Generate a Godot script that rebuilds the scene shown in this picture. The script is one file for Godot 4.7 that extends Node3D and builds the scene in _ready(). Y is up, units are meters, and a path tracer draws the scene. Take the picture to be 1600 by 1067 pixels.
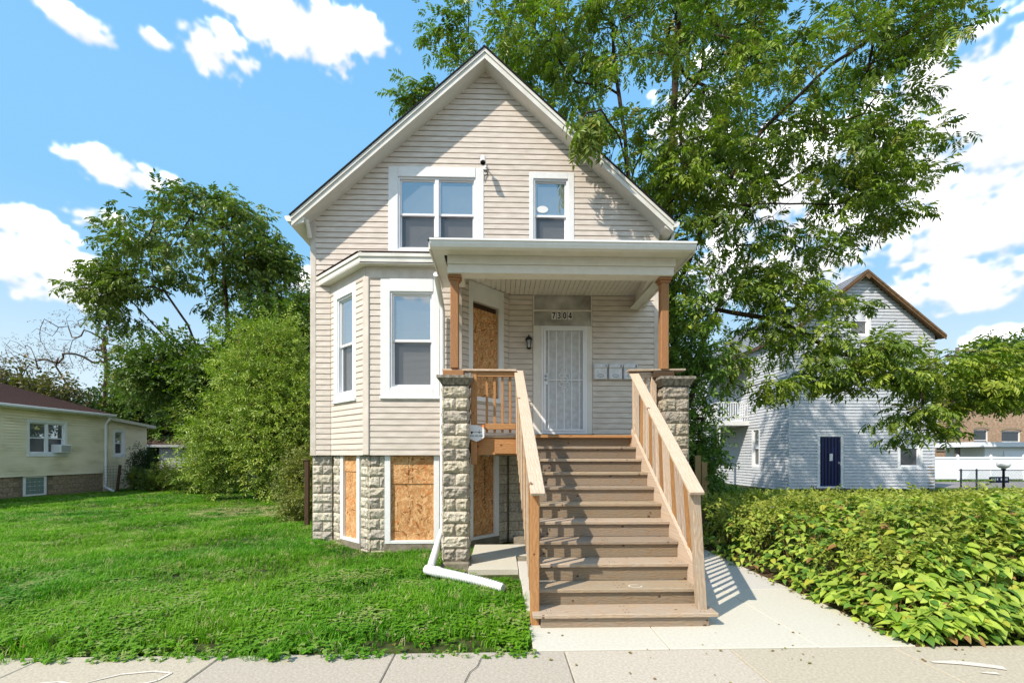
extends Node3D
# A cream gabled house with a wooden stair, a small porch and a bay, between two neighbours.
# World: x to the right along the facade, y up, and "d" metres in front of the camera (z = -d).

var rng := RandomNumberGenerator.new()
var counts := {}
var M := {}
var FX := Vector3(1, 0, 0)

func V(x: float, y: float, d: float) -> Vector3:
	return Vector3(x, y, -d)

# ---------------------------------------------------------------- mesh collector
class P:
	var v := PackedVector3Array()
	var n := PackedVector3Array()
	var uv := PackedVector2Array()
	var col := PackedColorArray()
	var c := Color(1, 1, 1)
	var use_col := false
	var uo := Vector2.ZERO

	func raw(a: Vector3, b: Vector3, d: Vector3, na: Vector3, nb: Vector3, nd: Vector3, ua: Vector2, ub: Vector2, ud: Vector2) -> void:
		v.push_back(a); v.push_back(d); v.push_back(b)
		n.push_back(na); n.push_back(nd); n.push_back(nb)
		uv.push_back(ua + uo); uv.push_back(ud + uo); uv.push_back(ub + uo)
		if use_col:
			col.push_back(c); col.push_back(c); col.push_back(c)

	# a, b, d, e run counter-clockwise seen from outside
	func quad(a: Vector3, b: Vector3, d: Vector3, e: Vector3) -> void:
		var nn := (b - a).cross(e - a)
		if nn.length_squared() < 1e-14:
			nn = (d - b).cross(a - b)
			if nn.length_squared() < 1e-14:
				return
		nn = nn.normalized()
		var l1 := a.distance_to(b)
		var l2 := a.distance_to(e)
		if l1 >= l2:
			raw(a, b, d, nn, nn, nn, Vector2(0, 0), Vector2(l1, 0), Vector2(l1, l2))
			raw(a, d, e, nn, nn, nn, Vector2(0, 0), Vector2(l1, l2), Vector2(0, l2))
		else:
			raw(a, b, d, nn, nn, nn, Vector2(0, 0), Vector2(0, l1), Vector2(l2, l1))
			raw(a, d, e, nn, nn, nn, Vector2(0, 0), Vector2(l2, l1), Vector2(l2, 0))

	func qo(a: Vector3, b: Vector3, d: Vector3, e: Vector3, out: Vector3) -> void:
		if (b - a).cross(e - a).dot(out) + (d - b).cross(a - b).dot(out) * 0.01 >= 0.0:
			quad(a, b, d, e)
		else:
			quad(a, e, d, b)

	func to(a: Vector3, b: Vector3, d: Vector3, out: Vector3) -> void:
		var nn := (b - a).cross(d - a)
		if nn.length_squared() < 1e-16:
			return
		nn = nn.normalized()
		if nn.dot(out) >= 0.0:
			raw(a, b, d, nn, nn, nn, Vector2(a.x, a.y), Vector2(b.x, b.y), Vector2(d.x, d.y))
		else:
			raw(a, d, b, -nn, -nn, -nn, Vector2(a.x, a.y), Vector2(d.x, d.y), Vector2(b.x, b.y))

	# a box with chamfered edges
	func box(ctr: Vector3, s: Vector3, ch := 0.004, b := Basis()) -> void:
		var h := s * 0.5
		ch = minf(ch, minf(h.x, minf(h.y, h.z)) * 0.45)
		var g := func(sx: float, sy: float, sz: float, k: int) -> Vector3:
			return ctr + b * Vector3(sx * (h.x - (0.0 if k == 0 else ch)), sy * (h.y - (0.0 if k == 1 else ch)), sz * (h.z - (0.0 if k == 2 else ch)))
		for s1 in [-1.0, 1.0]:
			qo(g.call(s1, -1, -1, 0), g.call(s1, 1, -1, 0), g.call(s1, 1, 1, 0), g.call(s1, -1, 1, 0), b * Vector3(s1, 0, 0))
			qo(g.call(-1, s1, -1, 1), g.call(1, s1, -1, 1), g.call(1, s1, 1, 1), g.call(-1, s1, 1, 1), b * Vector3(0, s1, 0))
			qo(g.call(-1, -1, s1, 2), g.call(1, -1, s1, 2), g.call(1, 1, s1, 2), g.call(-1, 1, s1, 2), b * Vector3(0, 0, s1))
			for s2 in [-1.0, 1.0]:
				qo(g.call(s1, s2, -1, 0), g.call(s1, s2, 1, 0), g.call(s1, s2, 1, 1), g.call(s1, s2, -1, 1), b * Vector3(s1, s2, 0))
				qo(g.call(s1, -1, s2, 0), g.call(s1, 1, s2, 0), g.call(s1, 1, s2, 2), g.call(s1, -1, s2, 2), b * Vector3(s1, 0, s2))
				qo(g.call(-1, s1, s2, 1), g.call(1, s1, s2, 1), g.call(1, s1, s2, 2), g.call(-1, s1, s2, 2), b * Vector3(0, s1, s2))
				for s3 in [-1.0, 1.0]:
					to(g.call(s1, s2, s3, 0), g.call(s1, s2, s3, 1), g.call(s1, s2, s3, 2), b * Vector3(s1, s2, s3))

	# box given by its limits in x, y and d
	func bx(x0: float, x1: float, y0: float, y1: float, d0: float, d1: float, ch := 0.004) -> void:
		box(Vector3((x0 + x1) * 0.5, (y0 + y1) * 0.5, -(d0 + d1) * 0.5), Vector3(absf(x1 - x0), absf(y1 - y0), absf(d1 - d0)), ch)

	# box in a wall's own frame
	func wb(t: Transform3D, u0: float, u1: float, v0: float, v1: float, z0: float, z1: float, ch := 0.004) -> void:
		box(t * Vector3((u0 + u1) * 0.5, (v0 + v1) * 0.5, (z0 + z1) * 0.5), Vector3(absf(u1 - u0), absf(v1 - v0), absf(z1 - z0)), ch, t.basis)

	# a board from a to b: w across, t thick along "up"
	func board(a: Vector3, b: Vector3, w: float, t: float, up: Vector3, ch := 0.004) -> void:
		var x := (b - a).normalized()
		var z := x.cross(up).normalized()
		var y := z.cross(x).normalized()
		box((a + b) * 0.5, Vector3(a.distance_to(b), t, w), ch, Basis(x, y, z))

	# polygon (counter-clockwise or not) in the frame of t, extruded from z0 to z1
	func prism(poly: PackedVector2Array, t: Transform3D, z0: float, z1: float) -> void:
		var tri := Geometry2D.triangulate_polygon(poly)
		var zz := t.basis.z
		for i in range(0, tri.size(), 3):
			var a := poly[tri[i]]
			var b := poly[tri[i + 1]]
			var d := poly[tri[i + 2]]
			for s in [[z1, zz], [z0, -zz]]:
				var z: float = s[0]
				to(t * Vector3(a.x, a.y, z), t * Vector3(b.x, b.y, z), t * Vector3(d.x, d.y, z), s[1])
		var cw := Geometry2D.is_polygon_clockwise(poly)
		for i in poly.size():
			var a := poly[i]
			var b := poly[(i + 1) % poly.size()]
			var e := b - a
			var o := Vector2(e.y, -e.x) * (-1.0 if cw else 1.0)
			qo(t * Vector3(a.x, a.y, z0), t * Vector3(b.x, b.y, z0), t * Vector3(b.x, b.y, z1), t * Vector3(a.x, a.y, z1), t.basis * Vector3(o.x, o.y, 0))

	func tube(pts: PackedVector3Array, rad: PackedFloat32Array, sides := 6, cap := true) -> void:
		var rings: Array = []
		var nrm: Array = []
		var len := 0.0
		var lens := PackedFloat32Array()
		var side := Vector3.ZERO
		for i in pts.size():
			var dir := (pts[mini(i + 1, pts.size() - 1)] - pts[maxi(i - 1, 0)])
			dir = dir.normalized() if dir.length() > 1e-6 else Vector3.UP
			if i == 0:
				side = dir.cross(Vector3.RIGHT if absf(dir.x) < 0.8 else Vector3.UP).normalized()
			else:
				side = (side - dir * side.dot(dir)).normalized()
				len += pts[i].distance_to(pts[i - 1])
			lens.push_back(len)
			var up := dir.cross(side)
			var r := PackedVector3Array()
			var nn := PackedVector3Array()
			var i0 := maxi(i - 1, 0)
			var i1 := mini(i + 1, pts.size() - 1)
			var taper := clampf((rad[i1] - rad[i0]) / maxf(pts[i0].distance_to(pts[i1]), 1e-4), -2.0, 2.0)
			for k in sides + 1:
				var a := TAU * k / sides
				var o := side * cos(a) + up * sin(a)
				r.push_back(pts[i] + o * rad[i])
				nn.push_back((o - dir * taper).normalized())
			rings.push_back(r)
			nrm.push_back(nn)
		for i in pts.size() - 1:
			var r0: PackedVector3Array = rings[i]
			var r1: PackedVector3Array = rings[i + 1]
			var n0: PackedVector3Array = nrm[i]
			var n1: PackedVector3Array = nrm[i + 1]
			for k in sides:
				var u0 := TAU * rad[i] * k / sides
				var u1 := TAU * rad[i] * (k + 1) / sides
				raw(r0[k], r0[k + 1], r1[k + 1], n0[k], n0[k + 1], n1[k + 1], Vector2(lens[i], u0), Vector2(lens[i], u1), Vector2(lens[i + 1], u1))
				raw(r0[k], r1[k + 1], r1[k], n0[k], n1[k + 1], n1[k], Vector2(lens[i], u0), Vector2(lens[i + 1], u1), Vector2(lens[i + 1], u0))
		if cap:
			for e in [0, pts.size() - 1]:
				var r: PackedVector3Array = rings[e]
				var o := (pts[e] - pts[1 if e == 0 else e - 1])
				for k in sides:
					to(pts[e], r[k], r[k + 1], o)

	# turned shape: profile of (radius, height) round the axis "up" at o
	func lathe(prof: PackedVector2Array, o: Vector3, sides := 16, b := Basis()) -> void:
		for i in prof.size() - 1:
			var p := prof[i]
			var q := prof[i + 1]
			var e := q - p
			var nn := Vector2(e.y, -e.x).normalized()
			for k in sides:
				var a := TAU * k / sides
				var a2 := TAU * (k + 1) / sides
				var d0 := Vector3(cos(a), 0, -sin(a))
				var d1 := Vector3(cos(a2), 0, -sin(a2))
				var f := func(d: Vector3, w: Vector2) -> Vector3: return o + b * (d * w.x + Vector3(0, w.y, 0))
				var m0 := b * (d0 * nn.x + Vector3(0, nn.y, 0))
				var m1 := b * (d1 * nn.x + Vector3(0, nn.y, 0))
				raw(f.call(d0, p), f.call(d1, p), f.call(d1, q), m0, m1, m1, Vector2(a, p.y), Vector2(a2, p.y), Vector2(a2, q.y))
				raw(f.call(d0, p), f.call(d1, q), f.call(d0, q), m0, m1, m0, Vector2(a, p.y), Vector2(a2, q.y), Vector2(a, q.y))

	func mesh(m: Material) -> ArrayMesh:
		var a := []
		a.resize(Mesh.ARRAY_MAX)
		a[Mesh.ARRAY_VERTEX] = v
		a[Mesh.ARRAY_NORMAL] = n
		a[Mesh.ARRAY_TEX_UV] = uv
		if use_col:
			a[Mesh.ARRAY_COLOR] = col
		var am := ArrayMesh.new()
		am.add_surface_from_arrays(Mesh.PRIMITIVE_TRIANGLES, a)
		am.surface_set_material(0, m)
		return am

# ---------------------------------------------------------------- naming
func numbered(parent: Node, called: String) -> String:
	var key := str(parent.get_instance_id()) + called
	var k: int = counts.get(key, 0)
	counts[key] = k + 1
	return called if k == 0 else "%s_%03d" % [called, k]

func put(called: String, p: P, m: Material, parent: Node = self) -> MeshInstance3D:
	var o := MeshInstance3D.new()
	if p.v.size():
		o.mesh = p.mesh(m)
	o.name = numbered(parent, called)
	parent.add_child(o, true)
	return o

func put_mesh(called: String, mesh: Mesh, parent: Node, t := Transform3D()) -> MeshInstance3D:
	var o := MeshInstance3D.new()
	o.mesh = mesh
	o.name = numbered(parent, called)
	parent.add_child(o, true)
	o.transform = t
	return o

func tag(o: Node, label: String, category: String, group := "", kind := "") -> void:
	o.set_meta("label", label)
	if category: o.set_meta("category", category)
	if group: o.set_meta("group", group)
	if kind: o.set_meta("kind", kind)

func thing(called: String, label: String, category: String, at := Vector3.ZERO, group := "") -> Node3D:
	var o := Node3D.new()
	o.name = numbered(self, called)
	add_child(o, true)
	o.position = at
	tag(o, label, category, group)
	return o

func structure(called: String, p: P, m: Material) -> MeshInstance3D:
	var o := put(called, p, m)
	o.set_meta("kind", "structure")
	return o

func pick(called: String) -> Material:
	var k := rng.randi() % 3
	return M[called] if k == 2 else M["%s_%d" % [called, k]]

# ---------------------------------------------------------------- materials
func noise_tex(seed_: int, freq: float, lo: Color, hi: Color, size := 256, oct := 5, mid := 0.5, as_normal := false) -> NoiseTexture2D:
	var f := FastNoiseLite.new()
	f.seed = seed_
	f.noise_type = FastNoiseLite.TYPE_SIMPLEX_SMOOTH
	f.frequency = freq
	f.fractal_octaves = oct
	var t := NoiseTexture2D.new()
	t.width = size
	t.height = size
	t.seamless = true
	t.noise = f
	var g := Gradient.new()
	g.set_color(0, lo)
	g.set_color(1, hi)
	g.add_point(mid, lo.lerp(hi, 0.5))
	t.color_ramp = g
	return t

func mat(called: String, col: Color, rough := 0.7, tex: Texture2D = null, uvs := Vector3.ONE, tri := false, height: Texture2D = null, hs := 0.0) -> StandardMaterial3D:
	var m := StandardMaterial3D.new()
	m.resource_name = called
	m.albedo_color = col
	m.roughness = rough
	m.metallic_specular = 0.4
	if tex:
		m.albedo_texture = tex
	m.uv1_scale = uvs
	if tri:
		m.uv1_triplanar = true
		m.uv1_world_triplanar = true
	if height:
		m.heightmap_enabled = true
		m.heightmap_texture = height
		m.heightmap_scale = hs
	M[called] = m
	return m

func wood_image(seed_: int, dark: Color, light: Color, grey: Color, knots: int) -> ImageTexture:
	var w := 512
	var h := 256
	var im := Image.create(w, h, false, Image.FORMAT_RGB8)
	var f := FastNoiseLite.new()
	f.seed = seed_
	f.frequency = 1.0
	f.fractal_octaves = 2
	var r := RandomNumberGenerator.new()
	r.seed = seed_
	var kn := []
	for i in knots:
		kn.push_back([r.randf() * w, r.randf() * h, r.randf_range(3.0, 6.5)])
	for x in w:
		var a := TAU * x / w
		var cx := cos(a)
		var sx := sin(a)
		for y in h:
			var yy := float(y)
			var dk := 0.0
			for k in kn:
				var dx: float = x - k[0]
				var dy: float = y - k[1]
				if absf(dx) < 70.0 and absf(dy) < 30.0:
					var q: float = dx * dx * 1.6 + dy * dy
					yy += signf(dy) * 9.0 * exp(-q / 60.0)
					if q < k[2] * k[2]:
						dk = maxf(dk, 1.0 - q / (k[2] * k[2]) * 0.5)
			var warp := f.get_noise_3d(cx * 1.1, sx * 1.1, yy * 0.012) * 0.8
			var rings := sin((yy * 0.20 + warp * 4.0) * 2.6) * 0.5 + 0.5
			var fine := f.get_noise_3d(cx * 5.0, sx * 5.0, yy * 0.55) * 0.5 + 0.5
			var blot := clampf(f.get_noise_3d(cx * 1.6 + 9.0, sx * 1.6, yy * 0.03) + 0.5, 0.0, 1.0)
			var c := dark.lerp(light, clampf(0.08 + rings * 0.30 + fine * 0.75, 0.0, 1.0)).lerp(grey, blot * 0.55)
			c = c.lerp(Color(0.25, 0.16, 0.09), dk * 0.7)
			im.set_pixel(x, y, c)
	return ImageTexture.create_from_image(im)

func osb_image(seed_: int) -> ImageTexture:
	var s := 512
	var im := Image.create(s, s, false, Image.FORMAT_RGB8)
	im.fill(Color(0.74, 0.56, 0.37))
	var r := RandomNumberGenerator.new()
	r.seed = seed_
	for i in 5200:
		var cx := r.randf() * s
		var cy := r.randf() * s
		var a := r.randfn(0.4, 0.75)
		var hl := r.randf_range(10, 34)
		var hw := r.randf_range(2.0, 7.5)
		var q := r.randf()
		var c := Color(0.68, 0.51, 0.34).lerp(Color(0.90, 0.77, 0.61), q)
		if r.randf() < 0.05:
			c = Color(0.56, 0.37, 0.20)
		elif r.randf() < 0.06:
			c = Color(0.82, 0.52, 0.30)
		var dx := cos(a)
		var dy := sin(a)
		for l in range(int(-hl), int(hl)):
			var ww := hw * (1.0 - 0.3 * absf(l) / hl)
			for t in range(int(-ww), int(ww) + 1):
				var edge := 0.88 if t == int(-ww) else 1.0
				var px := posmod(int(cx + dx * l - dy * t), s)
				var py := posmod(int(cy + dy * l + dx * t), s)
				im.set_pixel(px, py, Color(c.r * edge, c.g * edge, c.b * edge))
	return ImageTexture.create_from_image(im)

func make_materials() -> void:
	var soft := noise_tex(3, 0.02, Color(0.88, 0.87, 0.85), Color(1, 1, 1), 256, 5)
	var rough_n := noise_tex(5, 0.05, Color(0.2, 0.2, 0.2), Color(1, 1, 1), 256, 5)
	var grime := noise_tex(11, 0.012, Color(0.70, 0.68, 0.64), Color(1, 1, 1), 512, 6, 0.35)
	mat("siding", Color(0.885, 0.84, 0.80), 0.5, soft, Vector3(0.45, 2.2, 0.45), true, rough_n, 0.012)
	mat("siding_back", Color(0.80, 0.77, 0.72), 0.8)
	var clean := noise_tex(4, 0.03, Color(0.955, 0.955, 0.95), Color(1, 1, 1), 256, 5)
	mat("trim", Color(0.92, 0.92, 0.92), 0.42, clean, Vector3(0.7, 0.7, 0.7), true)
	mat("cream_trim", Color(0.90, 0.88, 0.845), 0.45, clean, Vector3(0.7, 0.7, 0.7), true)
	mat("corner", Color(0.85, 0.81, 0.77), 0.45, soft, Vector3(0.7, 0.7, 0.7), true)
	mat("fascia", Color(0.90, 0.89, 0.87), 0.45, noise_tex(6, 0.02, Color(0.90, 0.89, 0.86), Color(1, 1, 1), 256, 5), Vector3(0.35, 0.35, 0.35), true)
	mat("vinyl_frame", Color(0.92, 0.92, 0.93), 0.3)
	mat("dark_room", Color(0.66, 0.64, 0.61), 0.9)
	mat("door_white", Color(0.93, 0.93, 0.94), 0.4)
	mat("door_panel", Color(0.86, 0.87, 0.885), 0.45, soft, Vector3(1.2, 1.2, 1.2), true)
	mat("panel_grey", Color(0.80, 0.79, 0.77), 0.5, noise_tex(21, 0.008, Color(0.62, 0.60, 0.57), Color(1, 1, 1), 256, 4), Vector3(0.8, 0.8, 0.8), true)
	mat("black_metal", Color(0.04, 0.045, 0.05), 0.35)
	mat("steel", Color(0.62, 0.63, 0.65), 0.3)
	M["steel"].metallic = 0.9
	mat("lamp_glass", Color(0.85, 0.87, 0.85, 0.35), 0.3)
	M["lamp_glass"].transparency = BaseMaterial3D.TRANSPARENCY_ALPHA
	var g := mat("glass", Color(0.78, 0.80, 0.81, 0.06), 0.02)
	g.transparency = BaseMaterial3D.TRANSPARENCY_ALPHA
	g.metallic_specular = 1.0
	g.metallic = 0.74
	var g2 := mat("screen_glass", Color(0.36, 0.37, 0.39, 0.55), 0.10)
	g2.transparency = BaseMaterial3D.TRANSPARENCY_ALPHA
	g2.metallic_specular = 0.6
	mat("blind", Color(0.84, 0.84, 0.83), 0.6)
	mat("shingle", Color(0.16, 0.145, 0.14), 0.9, rough_n, Vector3(3, 3, 3), true, rough_n, 0.15)
	mat("shingle_brown", Color(0.47, 0.36, 0.33), 0.9, noise_tex(31, 0.06, Color(0.55, 0.5, 0.5), Color(1, 1, 1)), Vector3(1.3, 1.3, 1.3), true, rough_n, 0.15)
	mat("shingle_red", Color(0.62, 0.36, 0.34), 0.9, noise_tex(33, 0.06, Color(0.55, 0.5, 0.5), Color(1, 1, 1)), Vector3(1.3, 1.3, 1.3), true, rough_n, 0.15)
	mat("metal_roof", Color(0.60, 0.61, 0.64), 0.55, grime, Vector3(0.4, 0.4, 0.4), true)
	var st := noise_tex(41, 0.018, Color(0.66, 0.64, 0.59), Color(1, 0.99, 0.96), 512, 6)
	var sth := noise_tex(43, 0.03, Color(0, 0, 0), Color(1, 1, 1), 256, 6)
	mat("stone", Color(0.91, 0.89, 0.85), 0.9, st, Vector3(1.6, 1.6, 1.6), true, sth, 1.2)
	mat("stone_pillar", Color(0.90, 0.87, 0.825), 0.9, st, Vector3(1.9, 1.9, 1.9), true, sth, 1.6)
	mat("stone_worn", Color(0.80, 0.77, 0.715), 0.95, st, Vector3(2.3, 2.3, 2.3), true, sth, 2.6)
	mat("mortar", Color(0.60, 0.56, 0.49), 0.95, st, Vector3(2, 2, 2), true, sth, 0.5)
	mat("cap_stone", Color(0.70, 0.67, 0.62), 0.9, noise_tex(47, 0.03, Color(0.42, 0.40, 0.36), Color(1, 1, 1), 256, 5), Vector3(2, 2, 2), true, sth, 0.6)
	mat("concrete_old", Color(0.58, 0.55, 0.49), 0.95, grime, Vector3(0.8, 0.8, 0.8), true, sth, 0.5)
	var conc := noise_tex(51, 0.07, Color(0.93, 0.925, 0.915), Color(1, 1, 1), 512, 4)
	mat("walk", Color(0.82, 0.80, 0.765), 0.9, conc, Vector3(0.7, 0.7, 0.7), true, rough_n, 0.08)
	mat("sidewalk", Color(0.775, 0.735, 0.675), 0.92, noise_tex(53, 0.07, Color(0.86, 0.85, 0.83), Color(1.0, 1.0, 1.0), 512, 4), Vector3(0.9, 0.9, 0.9), true, noise_tex(55, 0.2, Color(0.3, 0.3, 0.3), Color(1, 1, 1), 256, 3), 0.25)
	mat("chalk", Color(0.81, 0.78, 0.73), 0.95)
	mat("crack", Color(0.20, 0.18, 0.15), 1.0)
	mat("soil", Color(0.30, 0.34, 0.15), 1.0, noise_tex(57, 0.03, Color(0.5, 0.45, 0.35), Color(1, 1, 1), 512, 6), Vector3(0.3, 0.3, 0.3), true)
	mat("earth", Color(0.40, 0.31, 0.22), 1.0, noise_tex(59, 0.05, Color(0.5, 0.45, 0.4), Color(1, 1, 1), 256, 6), Vector3(1.2, 1.2, 1.2), true)
	mat("asphalt", Color(0.55, 0.53, 0.52), 0.95, conc, Vector3(0.3, 0.3, 0.3), true)
	var w1 := wood_image(7, Color(0.59, 0.43, 0.28), Color(0.82, 0.67, 0.48), Color(0.72, 0.57, 0.40), 5)
	var w2 := wood_image(17, Color(0.54, 0.47, 0.39), Color(0.80, 0.74, 0.65), Color(0.68, 0.66, 0.62), 7)
	var w3 := wood_image(27, Color(0.66, 0.56, 0.46), Color(0.91, 0.85, 0.77), Color(0.82, 0.77, 0.70), 5)
	mat("wood_gold", Color(0.93, 0.86, 0.80), 0.75, w1, Vector3(0.5, 1.6, 1))
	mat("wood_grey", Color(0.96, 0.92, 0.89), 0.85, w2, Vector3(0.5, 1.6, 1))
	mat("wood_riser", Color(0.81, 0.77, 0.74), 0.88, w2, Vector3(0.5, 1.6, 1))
	mat("wood_pale", Color(0.94, 0.91, 0.89), 0.85, w3, Vector3(0.5, 1.6, 1))
	mat("wood_post", Color(0.84, 0.76, 0.72), 0.7, w1, Vector3(0.5, 1.6, 1))
	mat("wood_fence", Color(0.80, 0.72, 0.56), 0.85, w2, Vector3(0.5, 1.6, 1))
	mat("wood_dark", Color(0.45, 0.38, 0.32), 0.9, w2, Vector3(0.5, 1.6, 1))
	mat("osb", Color(0.99, 0.93, 0.85), 0.8, osb_image(1), Vector3(0.8, 0.8, 0.8))
	mat("osb_deep", Color(0.99, 0.93, 0.85), 0.8, osb_image(2), Vector3(0.8, 0.8, 0.8))
	for k in [["wood_grey", 0.86, 1.0], ["wood_riser", 0.86, 1.0], ["wood_pale", 0.90, 0.995], ["wood_gold", 0.88, 1.0], ["sidewalk", 0.94, 1.0], ["walk", 0.95, 1.0], ["stone", 0.88, 0.99], ["stone_pillar", 0.87, 0.995], ["stone_worn", 0.9, 0.99]]:
		for v in 2:
			var q: StandardMaterial3D = M[k[0]].duplicate()
			var w: float = k[1] if v == 0 else 0.5 + k[1] * 0.5
			q.albedo_color = Color(q.albedo_color.r * w, q.albedo_color.g * w * k[2], q.albedo_color.b * w * (2.0 - k[2]) * (1.0 if v == 0 else 0.97))
			M["%s_%d" % [k[0], v]] = q
	mat("ink", Color(0.07, 0.06, 0.05), 0.8)
	mat("sign_white", Color(0.88, 0.88, 0.88), 0.5)
	mat("sign_orange", Color(0.93, 0.50, 0.15), 0.6)
	mat("plastic_white", Color(0.90, 0.91, 0.94), 0.4, soft, Vector3(1.5, 1.5, 1.5), true)
	mat("white_siding", Color(0.86, 0.875, 0.905), 0.5, soft, Vector3(0.5, 1.5, 0.5), true)
	mat("yellow_siding", Color(1.0, 0.955, 0.86), 0.55, noise_tex(61, 0.006, Color(0.84, 0.84, 0.78), Color(1, 1, 1), 512, 6, 0.3), Vector3(0.18, 0.5, 0.18), true)
	mat("grey_siding", Color(0.66, 0.67, 0.66), 0.6, soft, Vector3(0.5, 1, 0.5), true)
	mat("old_block", Color(0.72, 0.65, 0.57), 0.95, st, Vector3(1, 1, 1), true)
	mat("brick_tan", Color(0.74, 0.63, 0.53), 0.9, noise_tex(63, 0.03, Color(0.75, 0.73, 0.70), Color(1, 1, 1)), Vector3(0.4, 0.4, 0.4), true)
	mat("bronze_trim", Color(0.50, 0.39, 0.27), 0.7, grime, Vector3(0.6, 0.6, 0.6), true)
	mat("vinyl_fence", Color(0.92, 0.93, 0.95), 0.4)
	mat("galvanized", Color(0.42, 0.43, 0.44), 0.5)
	M["galvanized"].metallic = 0.4
	mat("navy_door", Color(0.09, 0.14, 0.34), 0.35)
	mat("window_dark", Color(0.16, 0.18, 0.21), 0.06)
	M["window_dark"].metallic_specular = 0.8
	mat("glass_block", Color(0.50, 0.56, 0.54), 0.08)
	M["glass_block"].metallic_specular = 0.8
	mat("car_blue", Color(0.10, 0.22, 0.62), 0.25)
	mat("car_white", Color(0.82, 0.84, 0.88), 0.25)
	mat("rubber", Color(0.03, 0.03, 0.03), 0.8)
	var bark_n := noise_tex(71, 0.05, Color(0.45, 0.42, 0.38), Color(1, 1, 1), 256, 5)
	mat("bark", Color(0.34, 0.27, 0.20), 0.95, bark_n, Vector3(0.8, 3.0, 1), false, bark_n, 1.0)
	mat("bark_pale", Color(0.50, 0.42, 0.33), 0.95, bark_n, Vector3(0.8, 3.0, 1), false, bark_n, 1.0)
	mat("stem", Color(0.42, 0.36, 0.18), 0.8)
	mat("dry", Color(0.62, 0.52, 0.33), 0.95)
	mat("leaf_litter", Color(0.50, 0.30, 0.14), 0.9)
	mat("petal", Color(0.60, 0.50, 0.72), 0.8)
	for k in [["leaf", 0.42, Color(0.66, 0.80, 0.22)], ["leaf_bush", 0.45, Color(0.62, 0.76, 0.26)], ["leaf_weed", 0.5, Color(0.66, 0.80, 0.16)], ["blade", 0.5, Color(0.42, 0.80, 0.04)]]:
		var l := mat(k[0], Color(1, 1, 1), k[1])
		l.vertex_color_use_as_albedo = true
		l.backlight_enabled = true
		l.backlight = k[2]
		l.cull_mode = BaseMaterial3D.CULL_DISABLED

# ---------------------------------------------------------------- wall helpers
func rect(u0: float, v0: float, u1: float, v1: float) -> PackedVector2Array:
	return PackedVector2Array([Vector2(u0, v0), Vector2(u1, v0), Vector2(u1, v1), Vector2(u0, v1)])

func cut(polys: Array, holes: Array) -> Array:
	for h in holes:
		var nxt := []
		for q in polys:
			for r in Geometry2D.clip_polygons(q, h):
				if not Geometry2D.is_polygon_clockwise(r):
					nxt.push_back(r)
		polys = nxt
	return polys

# the solid part of a wall, in bands so that no piece has a hole in it
func wall_slab(p: P, t: Transform3D, poly: PackedVector2Array, holes: Array, z0: float, z1: float) -> void:
	var ys := []
	for q in poly: ys.push_back(q.y)
	for h in holes:
		for q in h: ys.push_back(q.y)
	ys.sort()
	for i in ys.size() - 1:
		if ys[i + 1] - ys[i] < 0.002: continue
		var band := Geometry2D.intersect_polygons(poly, rect(-100, ys[i], 100, ys[i + 1]))
		for q in cut(band, holes):
			p.prism(q, t, z0, z1)

# one clapboard: a flat face whose upper edge steps back into a groove under the next board
func lap(p: P, t: Transform3D, q: PackedVector2Array, v0: float, h: float, lip: float, groove: float) -> void:
	var vm := v0 + h - groove
	for k in 2:
		var z0 := lip if k == 0 else 0.001
		var z1 := lip * 0.86 if k == 0 else 0.001
		var band := rect(-100, v0 - 0.001, 100, vm) if k == 0 else rect(-100, vm, 100, v0 + h + 0.001)
		var f := func(w: Vector2) -> Vector3: return t * Vector3(w.x, w.y, lerpf(z0, z1, (w.y - v0) / h))
		for s in Geometry2D.intersect_polygons(q, band):
			var tri := Geometry2D.triangulate_polygon(s)
			for i in range(0, tri.size(), 3):
				p.to(f.call(s[tri[i]]), f.call(s[tri[i + 1]]), f.call(s[tri[i + 2]]), t.basis.z)
			if k == 1: continue
			for i in s.size():
				var a: Vector2 = s[i]
				var b: Vector2 = s[(i + 1) % s.size()]
				var out := Vector3.ZERO
				if absf(a.y - b.y) < 0.0005:
					out = -t.basis.y if absf(a.y - v0) < 0.002 else t.basis.y
				elif absf(a.x - b.x) < 0.0005:
					out = t.basis.x * (1.0 if s[(i + 2) % s.size()].x < a.x else -1.0)
				if out != Vector3.ZERO:
					p.qo(f.call(a), f.call(b), t * Vector3(b.x, b.y, 0), t * Vector3(a.x, a.y, 0), out)

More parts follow.
